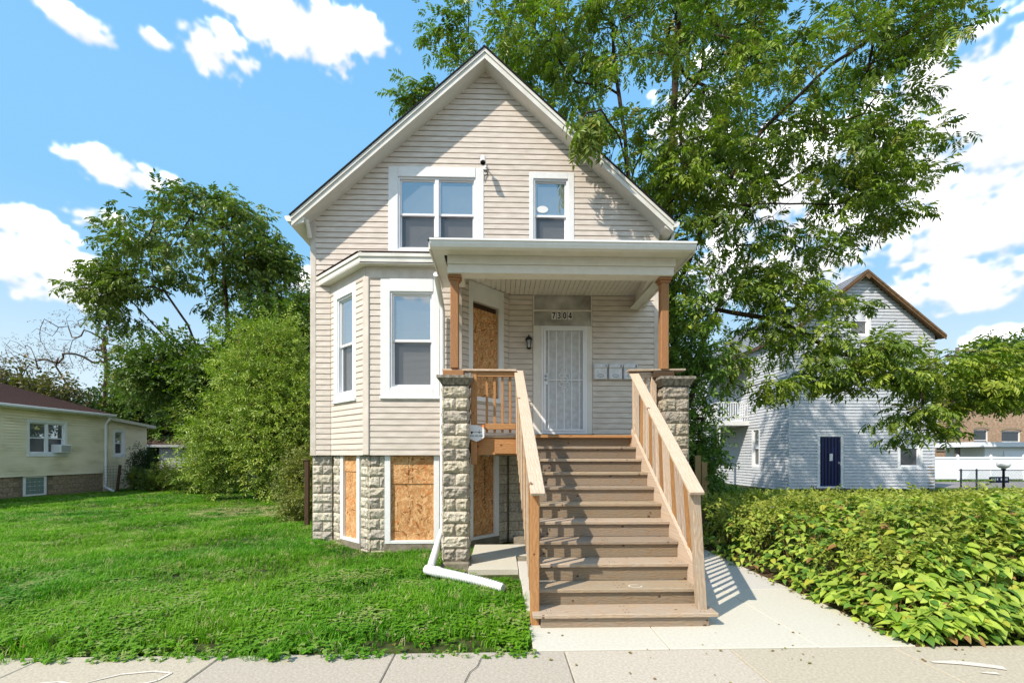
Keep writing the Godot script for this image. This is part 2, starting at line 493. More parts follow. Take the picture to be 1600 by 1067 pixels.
# siding in courses; with a parent each board is a mesh of its own, else all go to p
func siding(parent: Node, p: P, t: Transform3D, poly: PackedVector2Array, holes: Array, m: Material, course: float, lip := 0.026, cove := 0.019) -> void:
	var y0 := 1e9
	var y1 := -1e9
	for q in poly:
		y0 = minf(y0, q.y); y1 = maxf(y1, q.y)
	var v := y0
	while v < y1 - 0.003:
		var h := minf(course, y1 - v)
		var band := Geometry2D.intersect_polygons(poly, rect(-100, v, 100, v + h))
		for q in cut(band, holes):
			var mn := 1e9
			var mx := -1e9
			for w in q:
				mn = minf(mn, w.x); mx = maxf(mx, w.x)
			if mx - mn < 0.012: continue
			if parent and mx - mn > 3.0:
				var at: float = mn + (mx - mn) * [0.36, 0.62, 0.47, 0.71][int(v / course / 2.0) % 4]
				for half in [rect(-100, v - 1, at, v + 1), rect(at + 0.003, v - 1, 100, v + 1)]:
					for hq in Geometry2D.intersect_polygons(q, half):
						var b2 := P.new()
						lap(b2, t, hq, v, h, lip + rng.randf_range(-0.003, 0.003), minf(cove, h * 0.4))
						put("siding_board", b2, m, parent)
			elif parent:
				var b := P.new()
				lap(b, t, q, v, h, lip + rng.randf_range(-0.002, 0.003), minf(cove, h * 0.4))
				put("siding_board", b, m, parent)
			else:
				lap(p, t, q, v, h, lip, minf(cove, h * 0.4))
		v += course

# rough stone face in the frame of t, centred on (0, 0, 0), bulging along z
func rock(p: P, t: Transform3D, w: float, h: float, nx: int, ny: int, amp: float, seed_: int) -> void:
	var f := FastNoiseLite.new()
	f.seed = seed_
	f.frequency = 9.0
	f.fractal_octaves = 2
	var pts := []
	for j in ny + 1:
		var row := PackedVector3Array()
		for i in nx + 1:
			var a := float(i) / nx
			var b := float(j) / ny
			var e := minf(minf(a, 1.0 - a) * w, minf(b, 1.0 - b) * h) / 0.022
			var x := (a - 0.5) * w
			var y := (b - 0.5) * h
			if i > 0 and i < nx and j > 0 and j < ny:
				x += f.get_noise_2d(x * 3.0 + 7.0, y * 3.0) * 0.02
				y += f.get_noise_2d(x * 3.0, y * 3.0 + 5.0) * 0.014
			var z := clampf(e, 0.0, 1.0) * amp * (0.75 + 0.9 * f.get_noise_2d(x, y))
			row.push_back(t * Vector3(x, y, z))
		pts.push_back(row)
	for j in ny:
		for i in nx:
			var a: Vector3 = pts[j][i]
			var b: Vector3 = pts[j][i + 1]
			var c: Vector3 = pts[j + 1][i + 1]
			var d: Vector3 = pts[j + 1][i]
			if (i + j) % 2 == 0:
				p.to(a, b, c, t.basis.z); p.to(a, c, d, t.basis.z)
			else:
				p.to(a, b, d, t.basis.z); p.to(b, c, d, t.basis.z)

# rows of rock-faced blocks over a rectangle of a wall, each block a mesh
func blocks(parent: Node, t: Transform3D, u0: float, u1: float, v0: float, v1: float, m: Material, long_: float, start: int, amp := 0.035) -> void:
	var ch := 0.188
	var row := start
	var v := v1
	while v > v0 + 0.02:
		var h := minf(ch, v - v0)
		var cuts := [u0]
		var step := long_ if row % 2 == 0 else long_ * 0.5
		var u := u0
		while u + step < u1 - 0.07:
			u += step
			cuts.push_back(u)
		cuts.push_back(u1)
		for i in cuts.size() - 1:
			var w: float = cuts[i + 1] - cuts[i] - 0.012
			if w < 0.02: continue
			var b := P.new()
			rock(b, t * Transform3D(Basis(), Vector3((cuts[i] + cuts[i + 1]) * 0.5, v - h * 0.5, 0.0)), w, h - 0.012, clampi(int(w / 0.045), 2, 8), 4, amp, rng.randi() % 9999)
			put("stone_block", b, pick(m.resource_name), parent)
		v -= ch
		row += 1

# a sash window in a wall: casing o, opening i (u0, v0, u1, v1), meeting rail at "mid"
func window(house: Node, t: Transform3D, o: Array, i: Array, mid: float, cols := 1, tm: Material = null, sill := true, blinds := true, head := 0.0) -> MeshInstance3D:
	tm = tm if tm else M.trim
	var c := P.new()
	c.wb(t, o[0], i[0], o[1], o[3], -0.02, 0.034, 0.006)
	c.wb(t, i[2], o[2], o[1], o[3], -0.02, 0.034, 0.006)
	c.wb(t, i[0], i[2], i[3], o[3], -0.02, 0.036 + head, 0.006)
	c.wb(t, i[0], i[2], o[1], i[1], -0.02, 0.036, 0.006)
	var w := put("window", c, tm, house)
	if sill:
		var s := P.new()
		s.wb(t, o[0] - 0.01, o[2] + 0.01, o[1] - 0.035, o[1] + 0.012, -0.01, 0.062, 0.006)
		put("sill", s, tm, w)
	var fr := P.new()
	var fw := 0.032
	fr.wb(t, i[0], i[0] + fw, i[1], i[3], -0.10, 0.012)
	fr.wb(t, i[2] - fw, i[2], i[1], i[3], -0.10, 0.012)
	fr.wb(t, i[0] + fw, i[2] - fw, i[3] - fw, i[3], -0.10, 0.011)
	fr.wb(t, i[0] + fw, i[2] - fw, i[1], i[1] + fw, -0.10, 0.011)
	var cw: float = (i[2] - i[0]) / cols
	for k in range(1, cols):
		fr.wb(t, i[0] + cw * k - 0.038, i[0] + cw * k + 0.038, i[1] + fw, i[3] - fw, -0.10, 0.010)
	put("frame", fr, M.vinyl_frame, w)
	for k in cols:
		var a: float = i[0] + cw * k + (fw if k == 0 else 0.038) + 0.001
		var b: float = i[0] + cw * (k + 1) - (fw if k == cols - 1 else 0.038) - 0.001
		for up in [1, 0]:
			var y0: float = mid - 0.022 if up else i[1] + fw + 0.001
			var y1: float = i[3] - fw - 0.001 if up else mid + 0.022
			var z := -0.030 if up else -0.062
			var s := P.new()
			var sw := 0.028
			s.wb(t, a, a + sw, y0, y1, z - 0.025, z, 0.003)
			s.wb(t, b - sw, b, y0, y1, z - 0.025, z, 0.003)
			s.wb(t, a + sw, b - sw, y1 - (sw if up else 0.044), y1, z - 0.025, z - 0.001, 0.003)
			s.wb(t, a + sw, b - sw, y0, y0 + (0.044 if up else sw + 0.012), z - 0.025, z - 0.001, 0.003)
			put("sash", s, M.vinyl_frame, w)
			var g := P.new()
			var gz := z - 0.014
			g.qo(t * Vector3(a + sw, y0 + 0.02, gz), t * Vector3(b - sw, y0 + 0.02, gz), t * Vector3(b - sw, y1 - 0.02, gz), t * Vector3(a + sw, y1 - 0.02, gz), t.basis.z)
			put("pane", g, M.glass if up else M.screen_glass, w)
	if blinds:
		var bl := P.new()
		var y: float = i[3] - fw - 0.02
		var k := 0
		while y > i[1] + 0.05:
			bl.qo(t * Vector3(i[0] + 0.04, y, -0.128), t * Vector3(i[2] - 0.04, y, -0.128), t * Vector3(i[2] - 0.04, y + 0.019, -0.14), t * Vector3(i[0] + 0.04, y + 0.019, -0.14), t.basis.z)
			y -= 0.0215
			k += 1
		bl.wb(t, i[0] + 0.035, i[2] - 0.035, i[3] - fw - 0.03, i[3] - fw, -0.15, -0.115)
		put("blind", bl, M.blind, w)
	return w

func frame_of(a: Vector3, b: Vector3) -> Transform3D:
	var x := (b - a).normalized()
	return Transform3D(Basis(x, Vector3.UP, x.cross(Vector3.UP)), a)

# sheet of shingle courses on a slope: lower edge a-b, upper edge d-e
func shingles(p: P, a: Vector3, b: Vector3, d: Vector3, e: Vector3, course: float, lip: float) -> void:
	var up := (b - a).cross(e - a).normalized()
	if up.y < 0: up = -up
	var n := maxi(1, int(a.distance_to(e) / course))
	for i in n:
		var t0 := float(i) / n
		var t1 := float(i + 1) / n
		var q0 := a.lerp(e, t0)
		var q1 := b.lerp(d, t0)
		var r1 := b.lerp(d, t1)
		var r0 := a.lerp(e, t1)
		p.qo(q0 + up * lip, q1 + up * lip, r1 + up * 0.002, r0 + up * 0.002, up)
		p.qo(q0 + up * lip, q1 + up * lip, q1, q0, (a - e))

func text(s: String, height: float, m: Material, parent: Node, called: String, t: Transform3D, bold := true) -> void:
	var tm := TextMesh.new()
	var f := SystemFont.new()
	f.font_names = PackedStringArray(["Droid Sans"])
	f.font_weight = 700 if bold else 400
	tm.font = f
	tm.text = s
	tm.font_size = 32
	tm.pixel_size = height / 32.0
	tm.depth = 0.004
	tm.material = m
	put_mesh(called, tm, parent, t)

# ---------------------------------------------------------------- the house in the middle
const WD := 9.1

func build_house() -> void:
	var h := thing("house", "tall cream clapboard house with steep gable, bay window and boarded basement windows", "house", V(-0.25, 0, WD))
	h.position = Vector3.ZERO
	var t := Transform3D(Basis(), V(0, 0, WD))
	var gable := PackedVector2Array([Vector2(-3.71, 1.61), Vector2(3.245, 1.61), Vector2(3.245, 6.28), Vector2(-0.265, 9.40), Vector2(-3.71, 6.33)])
	var hw1 := rect(-2.03, 5.70, -0.42, 7.15)
	var hw2 := rect(0.70, 5.70, 1.40, 7.15)
	var hdoor := rect(0.80, 1.92, 1.80, 4.25)
	var hbay := rect(-3.2, 1.61, 0.1, 4.95)
	var p := P.new()
	wall_slab(p, t, gable, [hw1, hw2, hdoor, hbay], -0.16, -0.002)
	var front := put("front_wall", p, M.siding_back, h)
	var board_area := PackedVector2Array([Vector2(-3.6, 1.61), Vector2(3.13, 1.61), Vector2(3.13, 6.36), Vector2(-0.265, 9.38), Vector2(-3.6, 6.41)])
	var holes := [rect(-2.183, 5.59, -0.293, 7.329), rect(0.616, 5.59, 1.518, 7.266), rect(0.680, 1.5, 1.885, 4.815), rect(-3.313, 1.5, 0.206, 5.03), rect(0.1, 4.80, 2.9, 4.97)]
	siding(front, null, t, board_area, holes, M.siding, 0.1075)
	for x in [[-3.71, -3.6], [3.13, 3.245]]:
		var c := P.new()
		c.wb(t, x[0], x[1], 1.60, 6.30, -0.01, 0.03, 0.006)
		put("corner_board", c, M.corner, h)
	# side and back walls
	for s in [-1, 1]:
		var a := V(-3.71, 0, 21.0) if s < 0 else V(3.245, 0, WD)
		var b := V(-3.71, 0, WD) if s < 0 else V(3.245, 0, 21.0)
		var ts := frame_of(a, b)
		var sp := P.new()
		wall_slab(sp, ts, rect(0.0, 1.61, 11.9, 6.25), [], -0.16, -0.002)
		siding(null, sp, ts, rect(0.03, 1.61, 11.87, 6.25), [], M.siding, 0.1075)
		put("side_wall", sp, M.siding, h)
		var fp := P.new()
		fp.wb(ts, 0.0 if s < 0 else 0.4, 11.5 if s < 0 else 11.9, -0.4, 1.61, -0.3, -0.07)
		put("foundation_wall", fp, M.mortar, h)
	var bp := P.new()
	wall_slab(bp, Transform3D(Basis(), V(0, 0, 21.0)), gable, [], 0.0, 0.16)
	put("back_wall", bp, M.siding_back, h)
	var floors := P.new()
	for y in [1.70, 5.0]:
		floors.bx(-3.5, 3.05, y, y + 0.15, WD + 0.2, 20.9)
	floors.bx(-3.5, 3.05, 1.7, 9.0, 12.6, 12.7)
	put("inner_floor", floors, M.dark_room, h)
	# windows upstairs
	window(h, t, [-2.183, 5.626, -0.293, 7.329], [-1.993, 5.70, -0.458, 7.129], 6.41, 2, null, true, true, 0.006)
	window(h, t, [0.616, 5.626, 1.518, 7.266], [0.700, 5.70, 1.393, 7.135], 6.42, 1)
	# door and its surround
	var ds := P.new()
	ds.wb(t, 0.693, 0.852, 1.93, 4.20, -0.02, 0.026)
	ds.wb(t, 1.780, 1.880, 1.93, 4.20, -0.02, 0.026)
	ds.wb(t, 0.693, 0.715, 4.20, 4.813, -0.02, 0.026)
	ds.wb(t, 1.858, 1.880, 4.20, 4.813, -0.02, 0.026)
	ds.wb(t, 0.715, 1.858, 4.492, 4.522, -0.02, 0.03)
	var dr := put("door_surround", ds, M.cream_trim, h)
	for y in [[4.202, 4.490], [4.524, 4.810]]:
		var pn := P.new()
		pn.wb(t, 0.717, 1.856, y[0], y[1], -0.02, 0.008)
		put("panel", pn, M.panel_grey, dr)
	var dd := P.new()
	dd.wb(t, 0.856, 1.776, 1.97, 4.198, -0.10, -0.03)
	var door := put("door", dd, M.door_panel, h)
	var df := P.new()
	df.wb(t, 0.854, 0.900, 2.03, 4.198, -0.03, 0.035)
	df.wb(t, 1.732, 1.778, 2.03, 4.198, -0.03, 0.035)
	df.wb(t, 0.900, 1.732, 4.150, 4.198, -0.03, 0.034)
	df.wb(t, 0.900, 1.732, 2.03, 2.085, -0.03, 0.034)
	put("frame", df, M.door_white, door)
	var ds2 := P.new()
	ds2.wb(t, 0.903, 0.945, 2.088, 4.147, -0.01, 0.046)
	ds2.wb(t, 1.690, 1.729, 2.088, 4.147, -0.01, 0.046)
	ds2.wb(t, 0.945, 1.690, 4.107, 4.147, -0.01, 0.045)
	ds2.wb(t, 0.945, 1.690, 2.088, 2.13, -0.01, 0.045)
	put("gate_frame", ds2, M.door_white, door)
	for k in 5:
		var x := 1.005 + 0.1535 * k
		var b := P.new()
		b.wb(t, x - 0.009, x + 0.009, 2.13, 4.107, 0.012, 0.030, 0.003)
		put("bar", b, M.door_white, door)
	var cr := P.new()
	cr.wb(t, 0.945, 1.690, 3.105, 3.123, 0.031, 0.046, 0.003)
	put("cross_bar", cr, M.door_white, door)
	for s in [[1.315, 3.114, 0.07], [1.255, 3.03, 0.045], [1.375, 3.03, 0.045], [1.315, 2.92, 0.055], [1.255, 3.20, 0.045], [1.375, 3.20, 0.045], [1.315, 3.30, 0.05]]:
		var pts := PackedVector3Array()
		var rad := PackedFloat32Array()
		for i in 15:
			var a := TAU * i / 14.0 * 0.86 + (0.5 if s[0] < 1.3 else -1.0)
			pts.push_back(t * Vector3(s[0] + cos(a) * s[2], s[1] + sin(a) * s[2], 0.052))
			rad.push_back(0.006)
		var sc := P.new()
		sc.tube(pts, rad, 5)
		put("scroll", sc, M.door_white, door)
	var lp := P.new()
	lp.wb(t, 0.905, 0.985, 3.02, 3.24, 0.047, 0.060)
	put("lock_plate", lp, M.door_white, door)
	for y in [3.19, 3.115]:
		var kn := P.new()
		kn.lathe(PackedVector2Array([Vector2(0.0301, 0.0), Vector2(0.026, 0.012), Vector2(0.015, 0.018), Vector2(0.024, 0.034), Vector2(0.02, 0.045), Vector2(0.001, 0.048)]), t * Vector3(0.945, y, 0.060), 14, Basis(Vector3(1, 0, 0), Vector3(0, 0, 1), Vector3(0, -1, 0)))
		put("knob", kn, M.steel, door)
	var th := P.new()
	th.wb(t, 0.66, 1.90, 1.915, 2.025, -0.05, 0.16, 0.008)
	put("threshold", th, M.wood_dark, h)
	# roof
	var zf := 8.74
	var zb := 21.3
	var apex := Vector2(-0.265, 9.42)
	var sl := 0.892
	for s in [-1.0, 1.0]:
		var ex := -3.93 if s < 0 else 3.40
		var e := Vector2(ex, apex.y - absf(ex - apex.x) * sl)
		var n2 := Vector2(s * sl, 1).normalized()
		var rp := P.new()
		var quadp := PackedVector2Array([apex, e, e - Vector2(0, 0.16), apex - Vector2(0, 0.16)])
		rp.prism(quadp, Transform3D(), -zb, -zf - 0.03)
		var slope := put("roof", rp, M.siding_back, h)
		var sp := P.new()
		var o := n2 * 0.004
		shingles(sp, V(e.x + o.x, e.y + o.y, zf - 0.035) if s < 0 else V(e.x + o.x, e.y + o.y, zb), V(e.x + o.x, e.y + o.y, zb) if s < 0 else V(e.x + o.x, e.y + o.y, zf - 0.035), V(apex.x, apex.y + 0.005, zb) if s < 0 else V(apex.x, apex.y + 0.005, zf - 0.035), V(apex.x, apex.y + 0.005, zf - 0.035) if s < 0 else V(apex.x, apex.y + 0.005, zb), 0.14, 0.012)
		var ed := P.new()
		ed.prism(PackedVector2Array([apex + Vector2(0, 0.03), e + n2 * 0.022 + Vector2(s * 0.02, -0.015), e + Vector2(0, -0.002), apex + Vector2(0, -0.002)]), Transform3D(), -zf - 0.2, -zf + 0.04)
		put("shingle_edge", ed, M.shingle, slope)
		put("shingle_courses", sp, M.shingle, slope).set_meta("kind", "stuff")
		# rake board with a crown strip, and the soffit behind it
		var rb := P.new()
		rb.prism(PackedVector2Array([apex - Vector2(0, 0.004), e - Vector2(0, 0.004), e - Vector2(0, 0.19), apex - Vector2(0, 0.19)]), Transform3D(), -zf - 0.028, -zf)
		var rake := put("rake_board", rb, M.fascia, h)
		var cs := P.new()
		cs.prism(PackedVector2Array([apex - Vector2(0, 0.006), e - Vector2(0, 0.006), e - Vector2(0, 0.075), apex - Vector2(0, 0.075)]), Transform3D(), -zf + 0.0005, -zf + 0.022)
		put("crown_strip", cs, M.fascia, rake)
		var so := P.new()
		so.prism(PackedVector2Array([apex - Vector2(0, 0.162), e - Vector2(0, 0.162), e - Vector2(0, 0.176), apex - Vector2(0, 0.176)]), Transform3D(), -WD - 0.02, -zf - 0.03)
		put("soffit", so, M.cream_trim, h)
		# eave return, gutter
		var er := P.new()
		var wx := -3.71 if s < 0 else 3.245
		er.prism(PackedVector2Array([Vector2(wx, e.y + 0.02), Vector2(e.x, e.y - 0.16), Vector2(e.x, e.y - 0.19), Vector2(wx, e.y - 0.10)]), Transform3D(), -zb, -zf - 0.03)
		put("eave_soffit", er, M.cream_trim, h)
		var gu := P.new()
		var g0 := e + Vector2(s * 0.003, -0.012)
		gu.prism(PackedVector2Array([g0, g0 + Vector2(s * 0.12, 0.0), g0 + Vector2(s * 0.115, -0.05), g0 + Vector2(s * 0.075, -0.10), g0 + Vector2(0, -0.105)]), Transform3D(), -zb, -zf + 0.01)
		put("gutter", gu, M.cream_trim, h)
	var dsp := P.new()
	dsp.tube(PackedVector3Array([V(3.48, 6.02, 8.95), V(3.46, 5.90, 8.95), V(3.33, 5.78, 9.02), V(3.30, 5.66, 9.06), V(3.30, 2.0, 9.06)]), PackedFloat32Array([0.035, 0.035, 0.035, 0.035, 0.035]), 8)
	put("downspout", dsp, M.trim, h)
	var ch := P.new()
	ch.tube(PackedVector3Array([V(-3.68, 6.12, 8.82), V(-3.685, 5.86, 9.0)]), PackedFloat32Array([0.05, 0.045]), 4)
	put("eave_bracket", ch, M.cream_trim, h)
	build_bay(h)

func build_bay(h: Node3D) -> void:
	var a := V(-3.313, 0, 9.1)
	var b := V(-2.349, 0, 8.15)
	var c := V(-0.718, 0, 8.15)
	var e := V(0.206, 0, 9.1)
	var faces := [[a, b], [b, c], [c, e]]
	var L := [1.353, 1.631, 1.325]
	var so := [[0.175, 2.636, 1.03, 4.77], [0.259, 2.639, 1.301, 4.738], [0.228, 2.62, 1.148, 4.80]]
	var op := [[0.30, 2.76, 0.905, 4.60], [0.425, 2.80, 1.19, 4.51], [0.33, 2.70, 1.02, 4.46]]
	var fo := [[0.307, -0.01, 1.034, 1.60], [0.315, 0.025, 1.289, 1.60], [0.30, 0.03, 1.085, 1.60]]
	for k in 3:
		var t := frame_of(faces[k][0], faces[k][1])
		var l: float = L[k]
		var s: Array = so[k]
		var o: Array = op[k]
		var f: Array = fo[k]
		var w := P.new()
		wall_slab(w, t, rect(0, 1.61, l, 5.0), [rect(o[0], o[1], o[2], o[3])], -0.14, -0.002)
		var wall := put("bay_wall", w, M.siding_back, h)
		siding(wall, null, t, rect(0.05 if k != 1 else 0.07, 1.61, l - (0.075 if k < 2 else 0.03), 4.74), [rect(s[0], s[1] - 0.04, s[2], s[3])], M.siding, 0.1075)
		var fz := P.new()
		fz.wb(t, 0.0, l, 4.745, 4.96, -0.01, 0.020, 0.006)
		put("frieze_board", fz, M.corner, wall)
		if k == 2:
			var cas := P.new()
			cas.wb(t, s[0], o[0], s[1], s[3], -0.02, 0.034)
			cas.wb(t, o[2], s[2], s[1], s[3], -0.02, 0.034)
			cas.wb(t, o[0], o[2], o[3], s[3], -0.02, 0.035)
			cas.wb(t, o[0], o[2], s[1], o[1], -0.02, 0.035)
			var bw := put("boarded_window", cas, M.trim, h)
			var pb := P.new()
			pb.uo = Vector2(0.3, 0.2)
			pb.wb(t, o[0], o[2], o[1], o[3] - 0.11, -0.06, -0.02)
			put("plywood_board", pb, M.osb_deep, bw)
			var rg := P.new()
			rg.wb(t, o[0], o[2], o[3] - 0.16, o[3], -0.09, -0.062)
			put("plywood_board", rg, M.wood_dark, bw)
		else:
			window(h, t, s, o, 3.651 if k == 1 else 3.70, 1, null, true, true, 0.006)
		# foundation below
		var fd := P.new()
		wall_slab(fd, t, rect(-0.09 if k == 0 else 0.0, -0.45, l + (0.09 if k == 2 else 0.0), 1.61), [rect(f[0], f[1], f[2], 1.61)], -0.25, -0.075)
		var fw := put("foundation_wall", fd, M.mortar, h)
		var tb := t * Transform3D(Basis(), Vector3(0, 0, -0.070))
		var sm: Material = M.stone
		var am := 0.034 if k < 2 else 0.022
		blocks(fw, tb, -0.03 if k == 0 else 0.015, f[0], -0.28, 1.60, sm, 0.40, 0 if k != 1 else 1, am)
		blocks(fw, tb, f[2], l + (0.03 if k == 2 else -0.015), -0.28, 1.60, sm, 0.36, 1 if k == 0 else 0, am)
		var sil := P.new()
		sil.wb(t, f[0] - 0.02, f[2] + 0.02, -0.4, f[1] - 0.002, -0.25, -0.045, 0.01)
		put("sill", sil, M.concrete_old, fw)
		var ff := P.new()
		ff.wb(t, f[0], f[0] + 0.10, f[1], f[3], -0.15, -0.035)
		ff.wb(t, f[2] - 0.10, f[2], f[1], f[3], -0.15, -0.035)
		ff.wb(t, f[0] + 0.1, f[2] - 0.1, f[1], f[1] + 0.055, -0.15, -0.036)
		var bf := put("basement_window", ff, M.trim, h)
		var split: float = [1.295, 1.088, 9.0][k]
		var pb := P.new()
		pb.uo = Vector2(0.37 * k, 0.21 * k)
		pb.wb(t, f[0] + 0.1, f[2] - 0.1, f[1] + 0.055, minf(split, f[3]), -0.13, -0.095)
		put("plywood_board", pb, M.osb if k < 2 else M.osb_deep, bf)
		if split < 5.0:
			var pt := P.new()
			pt.uo = Vector2(0.6, 0.5 + 0.3 * k)
			pt.wb(t, f[0] + 0.1, f[2] - 0.1, split + 0.004, f[3], -0.125, -0.080)
			put("plywood_board", pt, M.osb_deep, bf)
		if k == 1:
			var im := P.new()
			for q in 2:
				for r in 30:
					if rng.randf() < 0.75:
						im.wb(t, 0.725 + 0.07 * q, 0.725 + 0.07 * q + rng.randf_range(0.012, 0.024), 1.12 + r * 0.0155, 1.12 + r * 0.0155 + 0.009, -0.081, -0.0785, 0.0003)
			put("printed_mark", im, M.ink, bf)
			var nl := P.new()
			for q in 2:
				for r in 3:
					nl.wb(t, 0.735 + 0.215 * q, 0.747 + 0.215 * q, 0.44 + r * 0.205, 0.47 + r * 0.205, -0.096, -0.0925, 0.0008)
			put("nail_hole", nl, M.ink, bf)
		elif k == 2:
			var im := P.new()
			for r in 44:
				if rng.randf() < 0.8:
					im.wb(t, 0.72 + rng.randf() * 0.02, 0.75 + rng.randf() * 0.03, 0.55 + r * 0.0225, 0.562 + r * 0.0225, -0.096, -0.0925, 0.0004)
			put("printed_mark", im, M.ink, bf)
	# corner boards
	for q in [[b, Vector3(-0.38, 0, 0.92)], [c, Vector3(0.38, 0, 0.92)]]:
		var cp := P.new()
		var z: Vector3 = q[1].normalized()
		var x := Vector3.UP.cross(z)
		var bs := Basis(x, Vector3.UP, z)
		cp.box(q[0] + Vector3(0, 3.19, 0) + z * 0.000, Vector3(0.135, 3.16, 0.05), 0.012, bs)
		put("corner_board", cp, M.corner, h)
	# foundation of the main wall, seen at both sides of the bay
	for u in [[-3.71, -3.313], [0.206, 3.245]]:
		var t2 := Transform3D(Basis(), V(0, 0, WD))
		var fm := P.new()
		fm.wb(t2, u[0], u[1], -0.45, 1.61, -0.25, -0.075)
		var fw := put("foundation_wall", fm, M.mortar, h)
		blocks(fw, t2 * Transform3D(Basis(), Vector3(0, 0, -0.07)), u[0] + 0.004, minf(u[1], 1.3), -0.28, 1.60, M.stone, 0.41, 0, 0.034 if u[0] < 0 else 0.016)
		if u[0] < 0:
			var side := frame_of(V(-3.71 + 0.07, 0, 11.0), V(-3.71 + 0.07, 0, 9.17))
			blocks(fw, side, 0.6, 1.83, -0.28, 1.60, M.stone, 0.40, 1)
	# bay roof: soffit, fascia and shingles
	var o := 0.17
	var ring := [V(-3.313 - 0.30, 0, 9.1 + 0.04), V(-2.349 - 0.07, 0, 8.15 - o), V(-0.718 + 0.07, 0, 8.15 - o), V(0.206 + 0.25, 0, 9.1)]
	var sf := P.new()
	var sp := PackedVector2Array()
	for r in ring: sp.push_back(Vector2(r.x, -r.z))
	sf.prism(sp, Transform3D(Basis(Vector3(1, 0, 0), Vector3(0, 0, -1), Vector3(0, 1, 0)), Vector3.ZERO), 4.955, 4.975)
	var br := put("bay_roof", sf, M.cream_trim, h)
	for k in 3:
		var t := frame_of(ring[k], ring[k + 1])
		var l: float = ring[k].distance_to(ring[k + 1])
		var fc := P.new()
		fc.wb(t, 0.0, l, 4.945, 5.125, -0.025, 0.0)
		fc.wb(t, -0.005, l + 0.005, 5.06, 5.125, 0.0005, 0.022)
		put("fascia", fc, M.fascia, br)
		var sh := P.new()
		var top := [V(-3.2, 5.42, 9.09), V(-2.2, 5.42, 9.09), V(-0.8, 5.42, 9.09), V(0.1, 5.42, 9.09)]
		shingles(sh, ring[k] + Vector3(0, 5.135, 0) + t.basis.z * 0.03, ring[k + 1] + Vector3(0, 5.135, 0) + t.basis.z * 0.03, top[k + 1], top[k], 0.13, 0.016)
		put("shingle_courses", sh, M.shingle_brown, br).set_meta("kind", "stuff")

# ---------------------------------------------------------------- porch
func pillar(parent: Node, x0: float, x1: float, d0: float, d1: float, m: Material, amp: float) -> void:
	var core := P.new()
	core.bx(x0 + 0.03, x1 - 0.03, -0.2, 2.64, d0 + 0.03, d1 - 0.03)
	var pl := put("stone_pillar", core, M.mortar, parent)
	var row := 0
	var y := 2.632
	var cx := (x0 + x1) * 0.5
	var dm := (d0 + d1) * 0.5
	while y > 0.06:
		var hh := 0.184
		var halves := [[x0, x1]] if row % 2 == 0 else [[x0, cx - 0.004], [cx + 0.004, x1]]
		for q in halves:
			var b := P.new()
			var w: float = q[1] - q[0]
			var yc := y - hh * 0.5
			var hz := hh - 0.012
			rock(b, Transform3D(Basis(), V((q[0] + q[1]) * 0.5, yc, d0 + 0.026)), w, hz, 8 if row % 2 == 0 else 5, 5, amp, rng.randi() % 9999)
			rock(b, Transform3D(Basis(Vector3(-1, 0, 0), Vector3.UP, Vector3(0, 0, -1)), V((q[0] + q[1]) * 0.5, yc, d1 - 0.026)), w, hz, 4, 3, amp, rng.randi() % 9999)
			if q[1] == x1:
				rock(b, Transform3D(Basis(Vector3(0, 0, -1), Vector3.UP, Vector3(1, 0, 0)), V(x1 - 0.026, yc, dm)), d1 - d0, hz, 6, 4, amp, rng.randi() % 9999)
			if q[0] == x0:
				rock(b, Transform3D(Basis(Vector3(0, 0, 1), Vector3.UP, Vector3(-1, 0, 0)), V(x0 + 0.026, yc, dm)), d1 - d0, hz, 6, 4, amp, rng.randi() % 9999)
			put("stone_block", b, pick(m.resource_name), pl)
		y -= hh
		row += 1
	var cap := P.new()
	var prof := [[0.0, 2.635], [0.015, 2.66], [0.055, 2.72], [0.068, 2.728], [0.068, 2.765]]
	for i in prof.size() - 1:
		var p0: Array = prof[i]
		var p1: Array = prof[i + 1]
		var c := func(q: Array, sx: int, sz: int) -> Vector3: return V((x0 - q[0]) if sx < 0 else (x1 + q[0]), q[1], (d0 - q[0]) if sz < 0 else (d1 + q[0]))
		for s in [[-1, -1, 1, -1], [1, -1, 1, 1], [1, 1, -1, 1], [-1, 1, -1, -1]]:
			cap.qo(c.call(p0, s[0], s[1]), c.call(p0, s[2], s[3]), c.call(p1, s[2], s[3]), c.call(p1, s[0], s[1]), Vector3(s[0] + s[2], 0, -(s[1] + s[3])))
	cap.bx(x0 - 0.066, x1 + 0.066, 2.74, 2.768, d0 - 0.066, d1 + 0.066, 0.008)
	put("capital", cap, M.cap_stone, pl)
	var ft := P.new()
	ft.bx(x0 + 0.01, x1 + 0.02, -0.25, 0.055, d0 - 0.06, d1 + 0.05, 0.02)
	put("footing", ft, M.concrete_old, pl)

